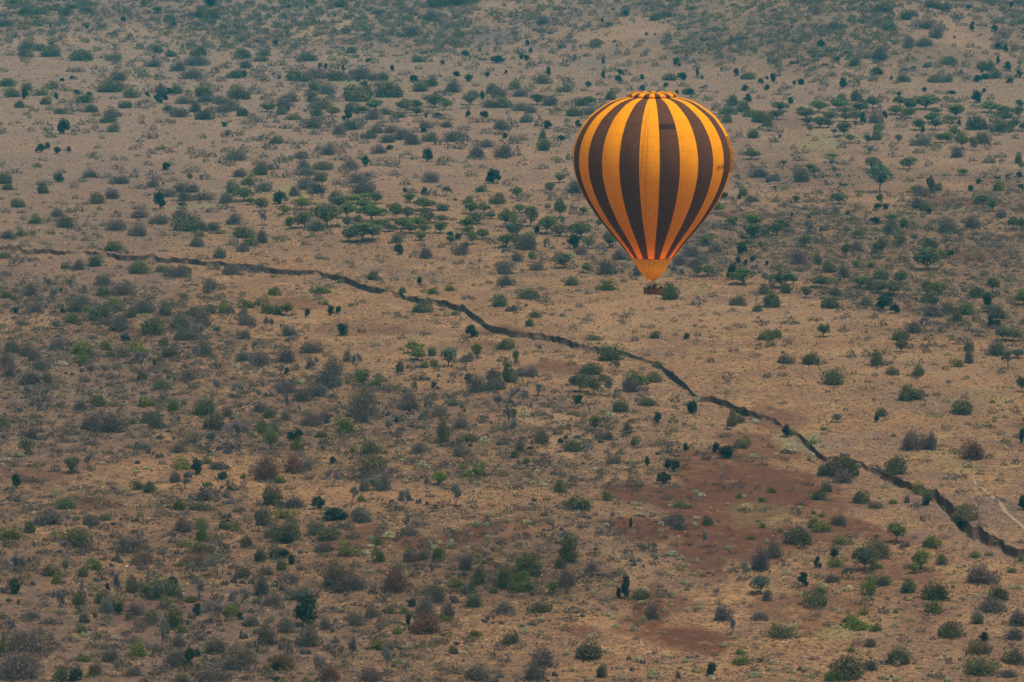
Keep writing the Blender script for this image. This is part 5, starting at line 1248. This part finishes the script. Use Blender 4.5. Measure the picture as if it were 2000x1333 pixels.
GA = math.radians(3.2)
def revolve(name, r, z, arcs, mat, parent, seg=8, bulge=0.02, centre=(AX, BY), ripple=None):
    na = 24 * seg
    th = GA + np.arange(na + 1) / seg * math.radians(15)
    fr = (np.arange(na + 1) % seg) / seg
    R = r[:, None] * (1 - bulge + bulge * 1.6 * np.sin(math.pi * fr)[None, :] ** 0.8 * np.clip(r / 2.0, 0, 1)[:, None])
    if ripple is not None: R = R * (1 + ripple(th[None, :], arcs[:, None]))
    X = R * np.sin(th)[None, :]; Y = -R * np.cos(th)[None, :]
    Z = z[:, None] + 0 * X
    V = np.stack([X, Y, Z], -1)[:, :-1]
    nr = len(r)
    i, j = np.meshgrid(np.arange(nr - 1), np.arange(na), indexing='ij'); i = i.ravel(); j = j.ravel(); j2 = (j + 1) % na
    F = np.stack([i * na + j, (i + 1) * na + j, (i + 1) * na + j2, i * na + j2], 1)
    me = mesh_np(name, V.reshape(-1, 3), F.ravel(), np.full(len(F), 4), [mat], smooth=True)
    uvl = me.uv_layers.new(name='UVMap')
    U = np.stack([j, j, j + 1, j + 1], 1) / seg; W = np.stack([arcs[i], arcs[i + 1], arcs[i + 1], arcs[i]], 1)
    uvl.data.foreach_set('uv', np.stack([U, W], -1).astype(np.float32).ravel())
    o = bpy.data.objects.new(name, me); link(o, parent)
    return o

def mat_simple(name, col, rough=0.7, spec=0.3, metal=0.0, var=None, scale=8):
    m, nt, b = node_mat(name, rough, spec)
    b.inputs['Metallic'].default_value = metal
    nn = noise_n(nt, N(nt, 'ShaderNodeTexCoord').outputs['Object'], scale, 4)
    c2 = tuple(x * (var or 0.75) for x in col)
    nt.links.new(mixc(nt, nn, col, c2), b.inputs['Base Color'])
    return m

PSI = math.radians(36)
LX = np.array([math.cos(PSI), -math.sin(PSI), 0]); WX = np.array([math.sin(PSI), math.cos(PSI), 0]); ZX = np.array([0, 0, 1.0])
BX = xat(1276.7, 570)
BZ = zat(577.0, BY - 1.43)
def bl(l, w, z):                       # basket coordinates, relative to the balloon root
    return LX * l + WX * w + ZX * (z + 0.0)
RB = np.stack([LX, WX, ZX], 1)

def build_balloon():
    root = bpy.data.objects.new('hot_air_balloon', None); root.location = (BX, BY, BZ); link(root)
    tag(root, 'orange-yellow and brown striped hot air balloon carrying a wicker basket', 'hot air balloon')
    ax = AX - BX
    stripes = stripes_mat('balloon_fabric'); plain = stripes_mat('skirt_fabric', True)
    def wr(th, a): return 0.004 * np.sin(th * 24 * 3.0 + a * 0.9) * np.clip((a - arc[-1] * 0.75) / 5, 0, 1)
    env = revolve('envelope', er, ez - BZ, arc, stripes, root, 8, 0.016, ripple=wr); env.location = (ax, 0, 0)
    sr, sz = rz(SKIRT, 7)
    sa = np.concatenate([[0], np.cumsum(np.hypot(np.diff(sr), np.diff(sz)))])
    def sk(th, a):
        f = np.clip(a / sa[-1], 0, 1)
        return 0.035 * f * np.sin(th * 5 + 0.7) + 0.02 * f * np.sin(th * 13 + a * 3) + 0.03 * np.exp(-((f - 0.52) / 0.07) ** 2)
    skirt = revolve('skirt', sr * 1.004 + 0.0, sz - BZ, sa, plain, root, 6, 0.01, ripple=sk); skirt.location = (ax, 0, 0)
    # pale tilted lower edge follows the wind a little
    # hem band where envelope meets skirt
    hem = MB(); zz = zat(502) - BZ; R = 43 * MPX * 1.006
    ring = [(R * math.sin(a), -R * math.cos(a), zz) for a in np.linspace(0, 2 * math.pi, 97)]
    hem.tube(ring, [0.05] * 97, 6)
    h = bpy.data.objects.new('hem_band', hem.mesh('hem_band', [mat_simple('webbing', (0.35, 0.13, 0.02))], True)); link(h, root); h.location = (ax, 0, 0)
    # parachute valve: puffy lobed disc on the crown
    vr = []; vz = []
    R0 = 46.2 * MPX; ztop = zat(184.3)
    for f, dz in [(0.0, 0.40), (0.05, 0.38), (0.09, 0.24), (0.14, 0.10), (0.3, 0.12), (0.5, 0.17), (0.7, 0.20), (0.84, 0.17), (0.93, 0.07), (0.985, -0.10), (1.0, -0.22), (0.985, -0.32), (0.94, -0.38), (0.86, -0.40)]:
        vr.append(R0 * f); vz.append(ztop + dz)
    c = catmull(list(zip(vr, vz)), 4); vr, vz = np.maximum(c[:, 0], 0.01), c[:, 1]
    va = np.concatenate([[0], np.cumsum(np.hypot(np.diff(vr), np.diff(vz)))]) * 0.2 + 0.5
    seg = 8; na = 24 * seg
    fr = (np.arange(na) % seg) / seg; th = GA + np.arange(na) / seg * math.radians(15)
    puff = np.sin(math.pi * fr) ** 0.7
    out = np.clip((vr / R0 - 0.2) / 0.6, 0, 1)[:, None]
    Rr = vr[:, None] * (0.95 + 0.07 * puff[None, :] * out); Zz = (vz - BZ)[:, None] + 0.17 * (puff[None, :] - 0.5) * out
    V = np.stack([Rr * np.sin(th), -Rr * np.cos(th), Zz + 0 * Rr], -1)
    i, j = np.meshgrid(np.arange(len(vr) - 1), np.arange(na), indexing='ij'); i = i.ravel(); j = j.ravel(); j2 = (j + 1) % na
    F = np.stack([i * na + j, (i + 1) * na + j, (i + 1) * na + j2, i * na + j2], 1)
    me = mesh_np('parachute_valve', V.reshape(-1, 3), F.ravel(), np.full(len(F), 4), [stripes], smooth=True)
    uvl = me.uv_layers.new(name='UVMap')
    U = np.stack([j, j, j + 1, j + 1], 1) / seg; W = np.full(U.shape, 0.4)
    uvl.data.foreach_set('uv', np.stack([U, W], -1).astype(np.float32).ravel())
    o = bpy.data.objects.new('parachute_valve', me); link(o, root); o.location = (ax, 0, 0)
    # bulging turning vent on the right-hand side
    vb = MB()
    for y0, y1, pr in ((264, 284, 0.26), (284, 300, 0.34), (300.5, 316, 0.36), (316.5, 334, 0.30)):
        z0, z1 = zat(y0), zat(y1); zc, hz = (z0 + z1) / 2, abs(z0 - z1) / 2
        VV = []; ns, nn_ = 12, 10
        for a in range(ns + 1):
            la = -math.pi / 2 + math.pi * a / ns
            z = zc + hz * math.sin(la); rr_ = r_of_z(z)
            for bb in range(nn_ + 1):
                t = bb / nn_; phi = math.radians(79 + 14 * t)
                b_ = pr * math.cos(la) ** 0.5 * math.sin(math.pi * t) ** 0.5 if 0 < bb < nn_ and abs(math.cos(la)) > 1e-3 else -0.1
                rad = rr_ + b_
                VV.append((rad * math.sin(phi), -rad * math.cos(phi), z - BZ))
        FF = [(a * (nn_ + 1) + bb, a * (nn_ + 1) + bb + 1, (a + 1) * (nn_ + 1) + bb + 1, (a + 1) * (nn_ + 1) + bb) for a in range(ns) for bb in range(nn_)]
        vb.add(VV, FF)
    o = bpy.data.objects.new('turning_vent', vb.mesh('turning_vent', [plain], True)); link(o, root); o.location = (ax, 0, 0)
    # shade of inner valve cords, added outside the front yellow gore as dark tubes
    cord_shade_m = mat_simple('cord', (0.20, 0.08, 0.02))
    for pts in ([(1264, 196), (1261.5, 215), (1260, 250), (1257.5, 290), (1256, 330), (1256.5, 380), (1260, 440)], [(1262.5, 196), (1257.5, 225), (1252, 262), (1248, 300), (1245.5, 335)]):
        cb = MB(); P = []
        for px, py in pts:
            z = zat(py); rr_ = r_of_z(z) * 1.011 + 0.02; dx = (px - 1274) * MPX; s = np.clip(dx / rr_, -1, 1)
            P.append((rr_ * s, -rr_ * math.sqrt(1 - s * s), z - BZ))
        P = catmull(P, 6)
        cb.tube(P, [0.026] * len(P), 5)
        o = bpy.data.objects.new('valve_cord', cb.mesh('valve_cord', [cord_shade_m])); link(o, root); o.location = (ax, 0, 0)
    # registration letters on the envelope
    cu = bpy.data.curves.new('registration', 'FONT'); cu.body = '5Y-KIL'; cu.size = 1.0; cu.offset = 0.03
    tmp = bpy.data.objects.new('registration', cu); COL.objects.link(tmp)
    dg = bpy.context.evaluated_depsgraph_get(); me = bpy.data.meshes.new_from_object(tmp.evaluated_get(dg)); bpy.data.objects.remove(tmp)
    bm = bmesh.new(); bm.from_mesh(me)
    bmesh.ops.triangulate(bm, faces=bm.faces); bmesh.ops.subdivide_edges(bm, edges=bm.edges, cuts=1)
    xs = [v.co.x for v in bm.verts]; x0, x1 = min(xs), max(xs)
    for v in bm.verts:
        t = (v.co.x - x0) / (x1 - x0); phi = math.radians(50.5 + 11.6 * t)
        z = zat(323.2 - 2.3 * t) + v.co.y * 0.85
        rad = r_of_z(z) * 1.012 + 0.03
        v.co = Vector((rad * math.sin(phi), -rad * math.cos(phi), z - BZ))
    bm.to_mesh(me); bm.free(); me.materials.clear(); me.materials.append(mat_simple('black_lettering', (0.02, 0.012, 0.01)))
    o = bpy.data.objects.new('registration_letters', me); link(o, env)
    # basket
    wick, nt, b = node_mat('wicker', 0.8, 0.25)
    tc = N(nt, 'ShaderNodeTexCoord').outputs['Object']
    wv = N(nt, 'ShaderNodeTexWave'); wv.bands_direction = 'Z'; wv.inputs['Scale'].default_value = 9.0; wv.inputs['Distortion'].default_value = 3.0; wv.inputs['Detail'].default_value = 2.0; wv.inputs['Detail Scale'].default_value = 6.0
    nt.links.new(tc, wv.inputs[0])
    nz = noise_n(nt, tc, 9, 3)
    col = mixc(nt, wv.outputs['Fac'], (0.105, 0.038, 0.018), (0.290, 0.125, 0.060)); col = mixc(nt, math_n(nt, 'MULTIPLY', nz, 0.5), col, (0.22, 0.10, 0.055))
    nt.links.new(col, b.inputs['Base Color'])
    bp = N(nt, 'ShaderNodeBump'); bp.inputs['Distance'].default_value = 0.02; nt.links.new(wv.outputs['Fac'], bp.inputs['Height']); nt.links.new(bp.outputs[0], b.inputs['Normal'])
    L, Wd, Hh = 3.0, 1.35, 1.02
    leather = mat_simple('leather', (0.085, 0.030, 0.018), 0.6); rope = mat_simple('dark_rope', (0.05, 0.03, 0.022)); steel = mat_simple('brushed_steel', (0.35, 0.34, 0.33), 0.35, 0.5, 0.8)
    bk = MB()
    def wall(l0, w0, l1, w1, flare=0.04):
        nseg = 10; VV = []; 
        for a in range(nseg + 1):
            t = a / nseg; l = l0 + (l1 - l0) * t; w = w0 + (w1 - w0) * t
            for h in (0, 0.35, 0.7, 1.0):
                f = 1 + 0.02 * (h - 0.5) - 0.015 * math.sin(h * math.pi)
                sag = -0.05 * math.sin(t * math.pi) * h ** 3 if abs(l1 - l0) > 1 else 0
                VV.append(bl(l * f, w * f, h * Hh + sag))
        FF = [(a * 4 + c_, (a + 1) * 4 + c_, (a + 1) * 4 + c_ + 1, a * 4 + c_ + 1) for a in range(nseg) for c_ in range(3)]
        bk.add(VV, FF)
    hl, hw = L / 2, Wd / 2; th_ = 0.05
    for q in (0, th_):
        a_, b_ = hl - q, hw - q
        wall(-a_, -b_, a_, -b_); wall(a_, -b_, a_, b_); wall(a_, b_, -a_, b_); wall(-a_, b_, -a_, -b_)
    bk.box(bl(0, 0, 0.03), L - 0.02, Wd - 0.02, 0.06, RB)
    bk.box(bl(-0.5, 0, 0.5), 0.05, Wd - 0.12, 0.9, RB); bk.box(bl(0.5, 0, 0.5), 0.05, Wd - 0.12, 0.9, RB)
    basket = bpy.data.objects.new('basket', bk.mesh('basket', [wick])); link(basket, root)
    rim = MB()
    def rimpts(z, g=0.0):
        P = []
        C = [(-hl - g, -hw - g), (hl + g, -hw - g), (hl + g, hw + g), (-hl - g, hw + g), (-hl - g, -hw - g)]
        for (l0, w0), (l1, w1) in zip(C[:-1], C[1:]):
            for t in np.linspace(0, 1, 9)[:-1]:
                sag = -0.05 * math.sin(t * math.pi) if abs(l1 - l0) > 1 and z > 0.5 else 0
                P.append(bl(l0 + (l1 - l0) * t, w0 + (w1 - w0) * t, z + sag))
        P.append(P[0]); return P
    P = rimpts(Hh); rim.tube(P, [0.055] * len(P), 8)
    o = bpy.data.objects.new('rim', rim.mesh('rim', [leather], True)); link(o, basket)
    rim = MB(); P = rimpts(0.04, 0.01); rim.tube(P, [0.04] * len(P), 6)
    o = bpy.data.objects.new('base_skid', rim.mesh('base_skid', [leather], True)); link(o, basket)
    for l in (-1.32, -0.55, -0.25, 0.62):                       # rope and leather straps down the long side
        sb = MB(); sb.box(bl(l, -hw - 0.012, 0.5), 0.13 if l != -0.25 else 0.09, 0.03, 0.98, RB)
        o = bpy.data.objects.new('strap', sb.mesh('strap', [leather])); link(o, basket)
    for l in (-0.6, 0.5):
        sb = MB(); sb.box(bl(l, hw + 0.012, 0.5), 0.13, 0.03, 0.98, RB)
        o = bpy.data.objects.new('strap', sb.mesh('strap', [leather])); link(o, basket)
    # uprights, load frame with pale padded beams, burners
    FZ = 2.14
    for sl in (-0.68, 0.68):
        for sw in (-0.58, 0.58):
            ub = MB(); ub.tube([bl(sl * 1.15, sw * 1.05, 0.95), bl(sl, sw, FZ)], [0.045, 0.04], 8)
            o = bpy.data.objects.new('upright', ub.mesh('upright', [leather], True)); link(o, root)
    fb = MB()
    for sw in (-0.6, 0.6): fb.tube([bl(-0.72, sw, FZ), bl(0.72, sw, FZ)], [0.03, 0.03], 8)
    for sl in (-0.3, 0.3): fb.tube([bl(sl, -0.6, FZ), bl(sl, 0.6, FZ)], [0.025, 0.025], 8)
    frame = bpy.data.objects.new('burner_frame', fb.mesh('burner_frame', [steel], True)); link(frame, root)
    cream = mat_simple('cream_canvas', (0.78, 0.70, 0.56), 0.8)
    for sl in (-0.68, 0.68):
        pb = MB(); pts = [bl(sl, w, FZ + 0.03 + 0.03 * math.sin(w * 9)) for w in np.linspace(-0.68, 0.68, 9)]
        pb.tube(pts, [0.06, 0.095, 0.10, 0.09, 0.10, 0.095, 0.10, 0.095, 0.06], 10)
        o = bpy.data.objects.new('padded_beam', pb.mesh('padded_beam', [cream], True)); link(o, frame)
    dark = mat_simple('burner_metal', (0.05, 0.045, 0.042), 0.4, 0.5, 0.6)
    for sl in (-0.16, 0.2):
        ub = MB()
        ub.tube([bl(sl, 0, FZ + 0.05), bl(sl, 0, FZ + 0.14), bl(sl, 0, FZ + 0.15), bl(sl, 0, FZ + 0.38), bl(sl, 0, FZ + 0.42)], [0.08, 0.08, 0.16, 0.17, 0.13], 14)
        for h in (0.2, 0.27, 0.34):
            ring = [bl(sl + 0.19 * math.cos(a), 0.19 * math.sin(a), FZ + h) for a in np.linspace(0, 2 * math.pi, 21)]
            ub.tube(ring, [0.018] * 21, 5)
        o = bpy.data.objects.new('burner', ub.mesh('burner', [dark], True)); link(o, frame)
    mouth = zat(546) - BZ
    for k in range(4):
        sl, sw = (-0.68, 0.68)[k % 2], (-0.58, 0.58)[k // 2]
        e = np.array([ax + 0.55 * math.copysign(1, LX[0] * sl + WX[0] * sw), 0.45 * math.copysign(1, sw), mouth + 0.05])
        cb = MB(); cb.tube([bl(sl, sw, FZ), (bl(sl, sw, FZ) + e) / 2, e], [0.014] * 3, 5)
        o = bpy.data.objects.new('suspension_cable', cb.mesh('suspension_cable', [steel])); link(o, root)
    # pilot flame of the burner, alight inside the mouth of the balloon
    fm = bpy.data.materials.new('flame'); fm.use_nodes = True; nt = fm.node_tree; nt.nodes.clear()
    em = nt.nodes.new('ShaderNodeEmission'); em.inputs[0].default_value = (1.0, 0.36, 0.06, 1); em.inputs[1].default_value = 95.0
    out_ = nt.nodes.new('ShaderNodeOutputMaterial'); nt.links.new(em.outputs[0], out_.inputs[0])
    fl = MB(); c0 = np.array([ax, 0, zat(528) - BZ])
    hts = np.linspace(0, 1, 9); fl.tube([c0 + np.array([0.05 * math.sin(h * 5), 0.04 * math.cos(h * 4), h * 3.3]) for h in hts], [0.05, 0.15, 0.20, 0.22, 0.20, 0.17, 0.12, 0.07, 0.01], 12)
    o = bpy.data.objects.new('flame', fl.mesh('flame', [fm], True)); link(o, frame)
    return root
balloon = build_balloon()

# ------------------------------------------------------------------ passengers
def build_person(l, w, face, label, shirt, trousers, skin, hair, height=1.7, arms='rail', hat=None, long_hair=False):
    """one continuous skinned body standing on the basket floor"""
    root_p = Vector((BX, BY, BZ)) + Vector(bl(l, w, 0.07))
    s = height / 1.75
    def P(x, y, z): return Vector((x * s, y * s, z * s))
    J = {'pelvis': (P(0, 0, 0.95), 0.135), 'waist': (P(0, 0.0, 1.10), 0.125), 'chest': (P(0, 0.01, 1.30), 0.150), 'neck': (P(0, 0.01, 1.46), 0.062), 'chin': (P(0, -0.01, 1.54), 0.075), 'head': (P(0, 0, 1.63), 0.098), 'crown': (P(0, 0.015, 1.69), 0.072), 'nose': (P(0, -0.105, 1.60), 0.016)}
    E = [('pelvis', 'waist'), ('waist', 'chest'), ('chest', 'neck'), ('neck', 'chin'), ('chin', 'head'), ('head', 'crown'), ('head', 'nose')]
    for sd, t in ((-1, 'l'), (1, 'r')):
        J['hip' + t] = (P(0.10 * sd, 0, 0.88), 0.10); J['knee' + t] = (P(0.12 * sd, -0.02, 0.48), 0.062); J['ankle' + t] = (P(0.12 * sd, 0.02, 0.09), 0.045); J['toe' + t] = (P(0.13 * sd, -0.16, 0.04), 0.036)
        J['sh' + t] = (P(0.185 * sd, 0.01, 1.41), 0.062)
        if arms == 'rail': el, ha = P(0.27 * sd, -0.05, 1.17), P(0.22 * sd, -0.27, 1.12)
        elif arms == 'up' and sd > 0: el, ha = P(0.30, -0.10, 1.52), P(0.22, -0.12, 1.80)
        elif arms == 'cam': el, ha = P(0.25 * sd, -0.16, 1.26), P(0.06 * sd, -0.24, 1.52)
        else: el, ha = P(0.25 * sd, 0.0, 1.14), P(0.24 * sd, -0.10, 0.90)
        J['el' + t] = (el, 0.044); J['wr' + t] = (ha, 0.030)
        dv = (ha - el).normalized()
        J['palm' + t] = (ha + dv * 0.06 * s, 0.034)
        E += [('pelvis', 'hip' + t), ('hip' + t, 'knee' + t), ('knee' + t, 'ankle' + t), ('ankle' + t, 'toe' + t), ('chest', 'sh' + t), ('sh' + t, 'el' + t), ('el' + t, 'wr' + t), ('wr' + t, 'palm' + t)]
        side = dv.cross(Vector((0, 0, 1)));
        if side.length < 0.1: side = Vector((1, 0, 0))
        side.normalize()
        for k, (o_, ln) in enumerate(((-0.027, 0.062), (-0.009, 0.078), (0.009, 0.075), (0.027, 0.058))):
            J['f%d' % k + t] = (ha + dv * (0.075 + ln) * s + side * o_ * s + Vector((0, 0, -0.012)), 0.009); E.append(('palm' + t, 'f%d' % k + t))
        J['th' + t] = (ha + dv * 0.07 * s + side * 0.055 * s * (-sd), 0.010); E.append(('palm' + t, 'th' + t))
    names = list(J); idx = {n: i for i, n in enumerate(names)}
    me = bpy.data.meshes.new('person'); me.from_pydata([J[n][0] for n in names], [(idx[a], idx[b]) for a, b in E], [])
    o = bpy.data.objects.new('person_skeleton', me); COL.objects.link(o)
    sk = o.modifiers.new('skin', 'SKIN'); sk.use_smooth_shade = True
    for i, n in enumerate(names):
        r = J[n][1] * s; me.skin_vertices[0].data[i].radius = (r, r)
    me.skin_vertices[0].data[0].use_root = True
    sb = o.modifiers.new('sub', 'SUBSURF'); sb.levels = 1; sb.render_levels = 1
    dg = bpy.context.evaluated_depsgraph_get()
    m2 = bpy.data.meshes.new_from_object(o.evaluated_get(dg)); bpy.data.objects.remove(o)
    m2.materials.clear()
    for m in (mat_simple('shirt', shirt, 0.85), mat_simple('trousers', trousers, 0.85), mat_simple('skin', skin, 0.6, 0.4, 0, 0.9)): m2.materials.append(m)
    for p in m2.polygons:
        c = p.center; z = c.z / s
        hand = any((c - J[q][0]).length < 0.17 * s for q in ('palml', 'palmr'))
        p.material_index = 2 if (z > 1.465 and abs(c.x) < 0.13 * s and not hand) or hand else (1 if z < 0.99 and abs(c.x) < 0.2 * s else 0)
        p.use_smooth = True
    body = bpy.data.objects.new('person', m2); body.location = root_p; body.rotation_euler = (0, 0, face); link(body)
    tag(body, label, 'person', 'passengers standing in the balloon basket')
    # hair or hat and a face
    hb = MB(); n1, n2 = 10, 14; V = []
    for a in range(n1 + 1):
        for b_ in range(n2):
            la = a / n1 * (math.pi * (0.55 if not long_hair else 0.68)); lo = 2 * math.pi * b_ / n2
            rr = 0.112 * s
            fr_ = max(0, -math.sin(lo)); cut = 1 - 0.35 * fr_
            V.append((rr * math.sin(la * cut) * math.cos(lo), 0.012 + rr * 1.05 * math.sin(la * cut) * math.sin(lo), 1.645 * s + rr * 1.05 * math.cos(la * cut)))
    F = [(a * n2 + b_, (a + 1) * n2 + b_, (a + 1) * n2 + (b_ + 1) % n2, a * n2 + (b_ + 1) % n2) for a in range(n1) for b_ in range(n2)]
    hb.add(V, F)
    if hat:
        br = []
        for rr in (0.10, 0.19):
            for b_ in range(20): br.append((rr * s * math.cos(b_ * math.pi / 10), rr * s * math.sin(b_ * math.pi / 10), (1.67 - 0.1 * (rr - 0.1)) * s))
        hb.add(br, [(b_, (b_ + 1) % 20, 20 + (b_ + 1) % 20, 20 + b_) for b_ in range(20)])
    h = bpy.data.objects.new('hat' if hat else 'hair', hb.mesh('hair', [mat_simple('hat' if hat else 'hair', hat or hair, 0.8)], True)); link(h, body)
    fb = MB()
    for sx in (-0.034, 0.034): fb.box((sx * s, -0.092 * s, 1.625 * s), 0.022 * s, 0.012, 0.010 * s)
    fb.box((0, -0.085 * s, 1.560 * s), 0.045 * s, 0.014, 0.009 * s)
    f_ = bpy.data.objects.new('eyes_and_mouth', fb.mesh('face', [mat_simple('dark_features', (0.05, 0.02, 0.018))])); link(f_, body)
    return body

FR = -PSI        # faces outward over the long near side
dk = (0.02, 0.022, 0.035)
build_person(-1.28, -0.25, FR - 0.5, 'passenger in white top at the left end of the balloon basket', (0.62, 0.60, 0.62), dk, (0.45, 0.22, 0.13), (0.30, 0.13, 0.06), 1.58)
build_person(-0.98, 0.25, FR + 2.6, 'passenger in black jacket second from the left end of the basket', (0.03, 0.028, 0.03), dk, (0.40, 0.22, 0.14), (0.03, 0.02, 0.015), 1.62)
build_person(-0.40, -0.42, FR, 'pilot in bright green shirt and straw hat beside the left upright', (0.01, 0.20, 0.12), (0.05, 0.04, 0.04), (0.14, 0.07, 0.045), (0.01, 0.01, 0.01), 1.66, 'rail', hat=(0.38, 0.25, 0.13))
build_person(-0.10, 0.20, FR + 0.6, 'passenger in dark maroon jacket standing under the burners', (0.055, 0.022, 0.025), dk, (0.22, 0.11, 0.07), (0.02, 0.015, 0.01), 1.74, 'down')
build_person(0.28, 0.30, FR + 3.0, 'passenger in pinkish grey top behind the middle of the basket', (0.35, 0.24, 0.25), dk, (0.42, 0.25, 0.17), (0.12, 0.07, 0.04), 1.62)
build_person(0.56, -0.15, FR + 0.4, 'tall passenger in navy jacket raising a camera near the right upright', (0.018, 0.024, 0.05), dk, (0.35, 0.19, 0.12), (0.02, 0.015, 0.012), 1.78, 'cam')
build_person(0.95, -0.38, FR + 0.9, 'fair-haired passenger in tan top leaning at the near corner', (0.42, 0.27, 0.13), dk, (0.48, 0.27, 0.17), (0.45, 0.27, 0.10), 1.50, 'rail', long_hair=True)
build_person(1.28, 0.25, FR + 1.3, 'passenger in black coat at the right end of the balloon basket', (0.012, 0.014, 0.022), dk, (0.25, 0.14, 0.09), (0.012, 0.01, 0.01), 1.55)

# ------------------------------------------------------------------ air
def haze():
    mb = MB(); mb.box((0, 0, 0), 1, 1, 1)
    m = bpy.data.materials.new('haze'); m.use_nodes = True; nt = m.node_tree; nt.nodes.clear()
    v = nt.nodes.new('ShaderNodeVolumePrincipled'); v.inputs['Color'].default_value = (0.02, 0.68, 1.0, 1)
    v.inputs['Density'].default_value = HAZE_D; v.inputs['Anisotropy'].default_value = 0.0
    o_ = nt.nodes.new('ShaderNodeOutputMaterial'); nt.links.new(v.outputs[0], o_.inputs['Volume'])
    me = mb.mesh('haze', [m]); o = bpy.data.objects.new('haze', me)
    top = 215.0; bot = -80.0
    o.scale = (29000, 29000, top - bot); o.location = (0, 0, (top + bot) / 2)
    link(o); tag(o, 'thin blue-grey haze in the air', kind='stuff')
HAZE_D = 0.000070
haze()
